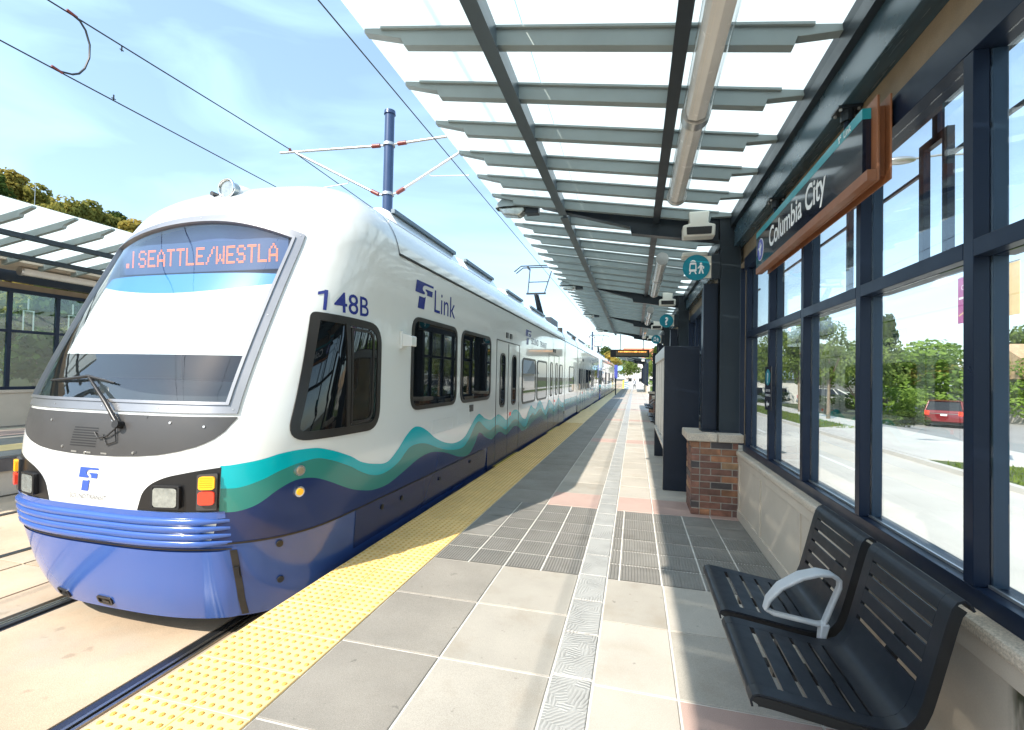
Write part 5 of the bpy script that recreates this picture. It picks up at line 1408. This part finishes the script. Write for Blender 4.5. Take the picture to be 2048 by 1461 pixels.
CR = {
    'round': crown_mesh('crown', 'leaf_green', 3600, (1, 1, 1), .050, 'round', 3),
    'round2': crown_mesh('crown', 'leaf_light', 3600, (1, 1, 1), .050, 'round', 8),
    'wide': crown_mesh('crown', 'leaf_green', 3800, (1, 1, 1), .052, 'wide', 5),
    'cone': crown_mesh('crown', 'leaf_dark', 5200, (1, 1, 1), .050, 'cone', 6),
    'gold': crown_mesh('crown', 'leaf_gold', 3600, (1, 1, 1), .060, 'round', 12),
    'olive': crown_mesh('crown', 'leaf_olive', 3600, (1, 1, 1), .060, 'wide', 14),
    'dark': crown_mesh('crown', 'leaf_dark', 3600, (1, 1, 1), .060, 'round', 17),
    'bush': crown_mesh('crown', 'leaf_hedge', 4600, (1, 1, 1), .042, 'bush', 21),
    'low': crown_mesh('crown', 'leaf_dark', 2600, (1, 1, 1), .055, 'bush', 23),
}
def tree(x, y, z, kind, r, h, th, label, group, cat='tree', name='tree', tr=.09):
    # th = clear trunk height, h = crown height
    if x > 8: z = tz(x)-.02
    t = thing(name, label, cat, (x, y, z), group)
    c = bpy.data.objects.new('crown', CR[kind]); link(c); c.parent = t; c.location = (0, 0, th+h/2)
    c.scale = (r, r*random.uniform(.9, 1.1), h/2); c.rotation_euler = (0, 0, random.uniform(0, 6.28))
    if th > .3:
        m = MB(); top = th+h*.55; lean = random.uniform(-.1, .1)
        m.tube([(x, y, z-.1), (x+lean*.3, y, z+th*.5), (x+lean, y, z+th), (x+lean*1.4, y+.05, z+top)], [tr*1.3, tr, tr*.85, tr*.3], 7)
        for k in range(4):
            a = random.uniform(0, 6.28); m.tube([(x+lean, y, z+th+.05*k), (x+lean+math.cos(a)*r*.45, y+math.sin(a)*r*.45, z+th+h*.35+.05*k)], [tr*.5, tr*.18], 5)
        m.build('trunk', 'bark', t, smooth=60)
    return t
random.seed(21)
G1 = 'young street trees beyond the road'
tree(9.9, 28.5, -.5, 'round', 1.55, 3.7, 1.75, 'young street tree with pale straight trunk in the middle window pane', G1, tr=.08)
tree(10.2, 34, -.5, 'round2', 1.6, 3.9, 1.8, 'young street tree seen through the second pane left of the trunk', G1, tr=.08)
tree(10.4, 41, -.5, 'round', 1.7, 4.2, 1.7, 'young street tree seen through the narrow left pane', G1, tr=.09)
tree(10.5, 50, -.5, 'round2', 1.9, 4.6, 1.6, 'farthest young street tree beside the brick pier edge of the windows', G1, tr=.09)
G2 = 'trees behind the parking area'
tree(14.2, 36, -.5, 'wide', 2.6, 4.6, 1.2, 'broad green tree between the street tree and the big hedge', G2)
tree(20.1, 46, -.5, 'cone', 2.0, 8.8, .5, 'tall narrow conifer rising above the trees left of the red minivan', G2)
tree(24, 57, -.5, 'wide', 3.6, 6.0, 1.5, 'broad tree behind the hedge above the red minivan', G2)
tree(28.5, 58, -.5, 'olive', 3.4, 5.4, 1.5, 'olive tinted tree behind the hedge near the wide mullion', G2)
tree(17.5, 52, -.5, 'wide', 3.2, 5.2, 1.4, 'green tree far behind the conifer', G2)
tree(13.5, 60, -.5, 'wide', 3.4, 5.5, 1.4, 'far tree at the left end of the window view', G2)
tree(36, 55, -.5, 'round', 3.5, 7.0, 1.2, 'tree behind the tan roofed house', G2)
tree(40, 52, -.5, 'cone', 2.0, 9.0, .8, 'dark conifer behind the tan roofed house', G2)
tree(21.4, 43.5, -.5, 'bush', 4.6, 6.4, .0, 'big bright green hedge bush behind the red minivan', 'bushes beyond the road', 'bush', 'bush')
tree(17.6, 38.5, -.5, 'bush', 1.7, 2.6, .0, 'small bright bush left of the red minivan', 'bushes beyond the road', 'bush', 'bush')
tree(27.0, 44.0, -.5, 'bush', 3.4, 5.6, .0, 'bright hedge bush right of the red minivan', 'bushes beyond the road', 'bush', 'bush')
tree(12.9, 27.8, -.5, 'low', 1.1, 1.0, .0, 'low dark shrub at the kerb left of the driveway', 'bushes beyond the road', 'bush', 'bush')
tree(12.2, 34.5, -.5, 'low', 1.6, 1.5, .0, 'dark shrub behind the young street tree', 'bushes beyond the road', 'bush', 'bush')
tree(14.0, 40.5, -.5, 'low', 1.8, 1.6, .0, 'dark shrub before the parked white cars', 'bushes beyond the road', 'bush', 'bush')
tree(18.3, 22.5, -.5, 'bush', 1.8, 1.5, .0, 'low clipped green hedge in the right window pane', 'bushes beyond the road', 'bush', 'bush')
tree(21.0, 25.5, -.5, 'bush', 1.7, 2.6, .0, 'rounded green bush under the tan roof', 'bushes beyond the road', 'bush', 'bush')
tree(11.5, 45, -.5, 'low', 1.5, 1.2, .0, 'dark shrub far along the verge', 'bushes beyond the road', 'bush', 'bush')

# road edge, verge, driveway
structure(MB().box(7.1, 7.28, -60, 260, -.7, -.49), 'kerb', 'sidewalk')
structure(MB().grid(lambda u, v: (7.28+52.72*u**2, -60+320*v, tz(7.28+52.72*u**2)), 60, 2), 'verge', 'grass', smooth=60)
structure(MB().box(9.3, 10.9, -60, 260, -.6, -.497), 'footpath', 'sidewalk')
dv = MB(); A_ = [(7.3, 15.6, 22.0), (9.3, 15.2, 24.0), (11, 16.4, 26.5), (12.5, 18.0, 29.5), (14, 20, 32.5), (16, 23.5, 37), (18, 27, 40.0), (20, 30, 43.0), (24, 36, 50), (30, 42, 56)]
nn = 8; vs_ = [(x, a+(b-a)*j/nn, tz(x)+.012) for x, a, b in A_ for j in range(nn+1)]
dv.add(vs_, [(i*(nn+1)+j, i*(nn+1)+j+1, (i+1)*(nn+1)+j+1, (i+1)*(nn+1)+j) for i in range(len(A_)-1) for j in range(nn)])
structure(dv, 'driveway', 'drive', smooth=60)
structure(MB().prism([(7.29, 14.6), (7.29, 22.4), (9.3, 24.4), (10.8, 24.4), (10.8, 14.0), (9.3, 14.0)], 'xy', -.6, -.482), 'driveway_apron', 'sidewalk')
for i, y in enumerate(range(-4, 60, 8)):
    MB().box(4.95, 5.06, y+.6, y+3.8, -.599, -.596).build('lane_line', 'paint_white', road)
tag(MB().cyl((3.9, 15.2, -.5995), (3.9, 15.2, -.596), .33, n=24).build('manhole_cover', 'rail_steel'), 'round manhole cover in the pale road beyond the glass', 'manhole')

# verge grass tufts
rn = random.Random(5); m = MB()
for i in range(5200):
    x = rn.uniform(7.32, 9.25); y = rn.uniform(6, 14.0) if rn.random() < .35 else rn.uniform(22.8, 46)
    h = rn.uniform(.04, .12); a = rn.uniform(0, 6.28); dx, dy = math.cos(a)*.025, math.sin(a)*.025
    m.add([(x-dx, y-dy, -.503), (x+dx, y+dy, -.503), (x+rn.uniform(-.04, .04), y+rn.uniform(-.04, .04), -.503+h)], [(0, 1, 2)])
tag(m.build('grass', 'leaf_light', flip=True), 'short green grass on the verge beyond the road', 'grass', kind='stuff')

# hillside left
hill = MB()
def hz(x, y):
    d = max(0, -x-19); return -.62+15.2*(1-math.exp(-(d/19)**2))*(.80+.2*math.sin(y*.06+1))
hill.grid(lambda u, v: (-13-77*u, -40+240*v, hz(-13-77*u, -40+240*v)), 36, 60)
structure(hill, 'hillside', 'hill', smooth=80)
G3 = 'autumn trees on the hillside'
kinds = ['gold', 'olive', 'dark', 'olive', 'gold', 'olive', 'round', 'gold']
desc = {'gold': 'golden', 'olive': 'olive and rust', 'dark': 'dark green', 'round': 'mid green'}
ROWN = ['lowest', 'second', 'middle', 'fourth', 'topmost']
ORD = ['first', 'second', 'third', 'fourth', 'fifth', 'sixth', 'seventh', 'eighth', 'ninth', 'tenth', 'eleventh', 'twelfth', 'thirteenth', 'fourteenth', 'fifteenth', 'sixteenth', 'seventeenth', 'eighteenth']
rn = random.Random(9)
for row, (x0, n_) in enumerate(((-24, 18), (-30, 18), (-37, 18), (-44, 18), (-52, 16))):
    q_ = 0
    for i in range(n_):
        x = x0+rn.uniform(-2, 2); y = 11+row*3+i*3.0+rn.uniform(-1.2, 1.2); k = rn.choice(kinds)
        if row > 2: k = rn.choice(['gold', 'olive', 'gold', 'dark'])
        r_, h_, t_ = rn.uniform(1.9, 2.7), rn.uniform(3.8, 5.4), rn.uniform(.5, 1.0)
        if y > -x*.86+4: continue
        tree(x, y, hz(x, y)-.3, k, r_, h_, t_, '%s tree, %s from the near end in the %s hillside row' % (desc[k], ORD[q_], ROWN[row]), G3, tr=.16); q_ += 1
G4 = 'trees close behind the opposite platform'
for i, (x, y, k, r, h) in enumerate(((-16.2, 7.2, 'round2', 1.6, 3.4), (-16.6, 10.4, 'dark', 1.7, 3.4), (-16.4, 13.4, 'gold', 1.5, 3.2), (-17.2, 17, 'round', 1.9, 3.6), (-16.5, 3.8, 'dark', 1.6, 3.2))):
    tree(x, y, -.5, k, r, h, 1.15, ['bright green tree just behind the opposite screen wall', 'dark tree behind the opposite screen wall beside the bright one', 'golden tree behind the opposite screen wall nearest the tram', 'green tree hidden behind the tram cab', 'dark tree behind the opposite wall at the picture edge'][i], G4)

# ================================================================== ROADSIDE THINGS
t = thing('street_lamp', 'tall grey street lamp with curved arm and banners behind the wide mullion', 'lamp', (7.62, 12.9, -.49))
MB().cyl((7.62, 12.9, -.49), (7.62, 12.9, 6.4), .085, .06, n=14).build('post', 'galv', t, smooth=40)
MB().tube([(7.62, 12.9, 6.3), (7.5, 12.9, 6.55), (7.2, 12.9, 6.68), (6.7, 12.9, 6.70), (6.2, 12.9, 6.66)], [.04, .035, .03, .028, .028], 8).build('arm', 'galv', t, smooth=50)
m = MB(); m.sphere((5.92, 12.9, 6.64), .11, 16, 8, 3.1, 1.35, .75); m.build('lamp_head', 'alu', t, smooth=80)
for (ya, yb, mt, nm) in ((13.0, 13.92, 'banner_plum', 'banner'), (12.0, 12.8, 'banner_gold', 'banner')):
    box(nm, mt, t, 7.61, 7.63, ya, yb, 2.92, 4.02)
    MB().tube([(7.62, 12.9, 4.04), (7.62, ya if mt == 'banner_gold' else yb, 4.04)], .012, 6).build('banner_rod', 'galv', t)
m = MB()
put2d(m, text2d('Columbia', .17, .9), lambda u, v: (7.608, 13.80-u, 3.72+v)); m.build('banner_lettering', 'sign_white', t)
m = MB().box(7.606, 7.6095, 13.05, 13.88, 3.50, 3.55).box(7.606, 7.6095, 13.2, 13.5, 3.36, 3.41); m.build('banner_line', 'sign_white', t)
m = MB().prism([(13.88, 3.12), (13.45, 3.28), (13.0, 3.14), (13.0, 3.11), (13.45, 3.24), (13.88, 3.09)], 'yz', 7.606, 7.6095).build('banner_roofline', 'banner_gold', t)

# red minivan seen from behind
def minivan(x, y, z, hd, label, mat='van_red', cat='minivan', name='parked_minivan', group=None):
    t = thing(name, label, cat, (x, y, z), group)
    ch, sh = math.cos(hd), math.sin(hd)      # heading = forward direction (sin, cos)
    Wd = lambda a, b, c: (x+b*ch+a*sh, y-b*sh+a*ch, z+c)    # a forward, b right, c up
    st = [(0, .93, .42, 1.02), (.06, .965, .36, 1.10), (.5, .975, .26, 1.08), (3.6, .975, .26, 1.02), (4.55, .93, .28, .88), (4.82, .75, .36, .70)]
    m = MB(); vs = []; fs = []
    for a, w_, z0, z1 in st: vs += [Wd(a, -w_, z0), Wd(a, -w_*1.0, (z0+z1)/2), Wd(a, -w_*.95, z1), Wd(a, w_*.95, z1), Wd(a, w_, (z0+z1)/2), Wd(a, w_, z0)]
    for i in range(len(st)-1):
        for j in range(6): fs.append((i*6+j, i*6+(j+1) % 6, (i+1)*6+(j+1) % 6, (i+1)*6+j))
    fs += [tuple(range(6)), tuple((len(st)-1)*6+j for j in range(5, -1, -1))]
    m.add(vs, fs).build('body', mat, t, smooth=40)
    st = [(.05, .90, 1.04, .04), (.34, .78, 1.66, 0), (.7, .77, 1.72, 0), (2.6, .77, 1.70, 0), (3.75, .86, 1.04, 0)]
    m = MB()
    lo = [(.05, .93), (.6, .94), (2.9, .94), (3.8, .90)]; hi = [(.36, .76), (.75, .77), (2.45, .77), (2.75, .74)]
    vs = []
    for (a, w_), (b, w2) in zip(lo, hi):
        vs += [Wd(a, -w_, 1.045), Wd(b, -w2, 1.68), Wd(b, w2, 1.68), Wd(a, w_, 1.045)]
    fs = [(i*4+j, i*4+j+1, (i+1)*4+j+1, (i+1)*4+j) for i in range(3) for j in range(3)]+[(0, 1, 2, 3), (12, 15, 14, 13)]
    m.add(vs, fs).build('cabin', 'van_glass', t)
    m = MB()
    for sg in (-1, 1):
        for i in range(4):
            a, w_ = lo[i]; b, w2 = hi[i]; m.tube([Wd(a, sg*w_*1.0, 1.04), Wd(b, sg*w2*1.01, 1.69)], .045, 6)
    m.build('pillar', mat, t, smooth=60)
    m = MB().add([Wd(.28, -.79, 1.685), Wd(.28, .79, 1.685), Wd(.5, .79, 1.75), Wd(.5, -.79, 1.75), Wd(2.6, .77, 1.73), Wd(2.6, -.77, 1.73), Wd(2.8, .74, 1.685), Wd(2.8, -.74, 1.685)], [(0, 1, 2, 3), (3, 2, 4, 5), (5, 4, 6, 7)]); m.build('roof', mat, t, smooth=50)
    for sg in (-1, 1): MB().tube([Wd(.6, sg*.68, 1.77), Wd(.7, sg*.68, 1.81), Wd(2.4, sg*.68, 1.80), Wd(2.5, sg*.68, 1.76)], .02, 6).build('roof_rail', 'black', t)
    for sg in (-1, 1):
        m = MB().prism([(0, 0), (1, 0), (1, 1), (0, 1)], 'xy', 0, 1); m.v = [Wd(-.012+.1*p[2], sg*(.70+.235*p[0]), .80+.26*p[1]) for p in m.v]; m.build('tail_light', 'lens_red', t)
        for a in (.85, 3.85):
            MB().cyl(Wd(a, sg*.78, .34), Wd(a, sg*.985, .34), .34, n=20).build('wheel', 'tyre', t)
    m = MB().prism([(-.90, .40), (.90, .40), (.95, .64), (-.95, .64)], 'xy', 0, 1); m.v = [Wd(-.07+.3*p[2], p[0], p[1]) for p in m.v]; m.build('bumper', mat, t)
    m = MB().prism([(-.70, .88), (.70, .88), (.70, .915), (-.70, .915)], 'xy', 0, 1); m.v = [Wd(-.018+.03*p[2], p[0], p[1]) for p in m.v]; m.build('chrome_strip', 'chrome', t)
    m = MB().prism([(-.16, .76), (.16, .76), (.16, .87), (-.16, .87)], 'xy', 0, 1); m.v = [Wd(-.014+.02*p[2], p[0], p[1]) for p in m.v]; m.build('number_plate', 'sign_white', t)
    m = MB().box(0, 1, 0, 1, 0, 1); m.v = [Wd(.1+4.5*p[0], -.9+1.8*p[1], .2+.15*p[2]) for p in m.v]; m.build('underbody', 'black', t)
    return t
minivan(19.15, 36.4, tz(19.15)+.012, R(36), 'red minivan parked beyond the road, seen from behind through the glass')
for i, (x, y) in enumerate(((14.0, 47), (16.6, 49), (19.4, 50))):
    minivan(x, y, tz(x), R(100), ['white car parked behind the dark shrub, leftmost', 'white car parked far behind the street tree', 'white car parked nearest the conifer'][i], 'car_white', 'car', 'parked_car', 'white cars parked far beyond the road')

# houses beyond the road and at the far end
def house(x0, x1, y0, y1, z, h, rh, mats, label, axis='x', name='house'):
    t = thing(name, label, 'house', ((x0+x1)/2, (y0+y1)/2, z))
    box('wall', mats[0], t, x0, x1, y0, y1, z, z+h)
    if axis == 'x': MB().prism([(y0-.5, z+h-.1), (y1+.5, z+h-.1), ((y0+y1)/2, z+h+rh)], 'yz', x0-.6, x1+.6).build('roof', mats[1], t)
    else: MB().prism([(x0-.5, z+h-.1), (x1+.5, z+h-.1), ((x0+x1)/2, z+h+rh)], 'xz', y0-.6, y1+.6).build('roof', mats[1], t)
    n_ = max(2, int((x1-x0)/2.5))
    for i in range(n_):
        a = x0+(x1-x0)*(i+.3)/n_; f = box('window', 'sign_white', t, a, a+1.1, y0-.04, y0-.001, z+.9, z+2.0); ORG[f.name] = ORG[t.name]
        box('window_glass', 'van_glass', f, a+.08, a+1.02, y0-.06, y0-.041, z+.98, z+1.92)
    return t
house(27.5, 40, 40, 49, -1.4, 3.4, 2.6, ('house_wall', 'roof_tan'), 'low house with wide tan roof at the right picture edge')
house(11, 22, 66, 74, -1.4, 3.2, 2.0, ('white_wall', 'roof_grey'), 'white building behind the far street trees')
house(-40, -26, 8, 20, -.3, 1.6, 1.4, ('white_wall', 'roof_grey'), 'pale house half hidden behind the opposite screen wall', 'y')
house(-2.5, 8, 128, 138, -.6, 6.5, 3.5, ('white_wall', 'roof_red'), 'red roofed building at the end of the street')
G5 = 'trees at the far end of the tracks'
for i, (x, y, k, r, h) in enumerate(((-9.0, 92, 'round', 3.2, 6.5), (-4.6, 98, 'gold', 2.8, 6.0), (-1.6, 112, 'wide', 3.2, 6.5), (2.2, 84, 'round2', 1.6, 4.4), (4.6, 104, 'dark', 3.0, 7.0), (-14, 96, 'olive', 3.4, 7.5), (-7, 118, 'dark', 3.5, 7.5), (3.4, 72, 'bush', 1.3, 2.4), (2.6, 68, 'bush', .9, 1.9))):
    tree(x, y, -.6, k, r, h, 1.4 if k != 'bush' else 0, ['green tree left of the track end', 'golden tree over the track end', 'broad tree at the street end', 'bright young tree beside the platform end', 'dark tree behind the far canopy', 'olive tree left behind the second tram', 'dark distant tree over the rails', 'bright bush past the platform end', 'small bright bush beside the platform end'][i], G5)
# second canopy far along the platform
canopy([46.6+5.12*k for k in range(3)], 'second glass canopy far along the platform beyond the message board', 'platform_canopy')
t = thing('far_screen', 'blue framed glazed screen under the far second canopy', 'glazed wall', (1.2, 52, 0))
box('wall_base', 'concrete_wall', t, 1.07, 1.34, 44.5, 60, 0, .7)
for k in range(18): box('mullion', 'steel_frame', t, 1.11, 1.2, 44.6+.87*k, 44.68+.87*k, .705, 2.8)
box('transom', 'steel_frame', t, 1.125, 1.19, 44.5, 60, 1.9, 1.96)
box('pane', 'glass_clear', t, 1.15, 1.156, 44.69, 59.9, .705, 2.8)
box('speaker_far', 'plastic_cream', t, .6, .9, 46.3, 46.5, 3.0, 3.25)

# person walking at the platform end
def person(x, y, z, label):
    t = thing('person', label, 'person', (x, y, z))
    me = bpy.data.meshes.new('body'); J = [(0, 0, .92), (0, 0, 1.15), (0, .01, 1.38), (0, .01, 1.48), (0, .02, 1.62), (0, .02, 1.72), (-.19, 0, 1.39), (-.24, -.03, 1.12), (-.24, .06, .86), (.19, 0, 1.39), (.24, .04, 1.12), (.24, .10, .86), (-.09, 0, .88), (-.10, -.06, .48), (-.10, -.16, .06), (-.10, -.04, .02), (.09, 0, .88), (.10, .10, .48), (.10, .06, .06), (.10, .18, .02)]
    E_ = [(0, 1), (1, 2), (2, 3), (3, 4), (4, 5), (2, 6), (6, 7), (7, 8), (2, 9), (9, 10), (10, 11), (0, 12), (12, 13), (13, 14), (14, 15), (0, 16), (16, 17), (17, 18), (18, 19)]
    rd = [.15, .15, .16, .06, .095, .075, .075, .05, .038, .075, .05, .038, .10, .065, .045, .04, .10, .065, .045, .04]
    me.from_pydata(J, E_, []); me.materials.append(MAT['cloth_black'])
    o = bpy.data.objects.new('body', me); link(o); o.parent = t
    o.modifiers.new('skin', 'SKIN'); 
    for v, r_ in zip(me.skin_vertices[0].data, rd): v.radius = (r_, r_*.8)
    me.skin_vertices[0].data[0].use_root = True
    s_ = o.modifiers.new('sub', 'SUBSURF'); s_.levels = 2; s_.render_levels = 2
    ORG[o.name] = Vector((x, y, z))
    m = MB(); vs = []; fs = []
    for zz, rx, ry in ((.90, .19, .14), (1.1, .18, .135), (1.3, .22, .15), (1.42, .17, .12)):
        vs += [(x+rx*math.cos(2*math.pi*i/12), y+ry*math.sin(2*math.pi*i/12), z+zz) for i in range(12)]
    m.add(vs, [(j*12+i, j*12+(i+1) % 12, (j+1)*12+(i+1) % 12, (j+1)*12+i) for j in range(3) for i in range(12)]).build('shirt', 'cloth_grey', t, smooth=60)
    m = MB(); m.sphere((x, y+.02, z+1.66), .10, 12, 8, .95, 1.05, 1.15); m.build('head', 'skin', t, smooth=80)
    m = MB(); m.sphere((x, y+.035, z+1.70), .108, 12, 6, .95, 1.0, .95); m.build('hair', 'black', t, smooth=80)
person(0.0, 73.0, -.45, 'person in grey top and dark trousers walking at the platform end')
# jumper cable between the two far-track wires, and small wire clamps
MB().tube([(-7.94, 5.63, 6.53), (-7.94, 5.63, 6.45)], .010, 6).tube([(-7.94, 5.6, 6.47), (-7.94, 5.66, 6.47)], .008, 6).build('wire_clamp', 'wire', WM)
for o_, p_ in ((WM, (-7.93, 4.95, 6.52)), (WC, (-7.87, 4.76, 5.575))): MB().tube([(p_[0], p_[1]-.08, p_[2]+.02), (p_[0], p_[1]+.05, p_[2])], .018, 8).build('wire_clamp', 'insulator', o_)
JP = [(-7.93, 4.95, 6.515), (-7.92, 5.03, 6.49), (-7.91, 5.10, 6.40), (-7.90, 5.155, 6.22), (-7.89, 5.15, 6.02), (-7.88, 5.09, 5.82), (-7.88, 5.02, 5.70), (-7.87, 4.93, 5.63), (-7.87, 4.84, 5.60), (-7.87, 4.76, 5.575)]
wire('jumper_cable', 'curved jumper cable hanging between the two far overhead wires', JP, .014)
#@@END4
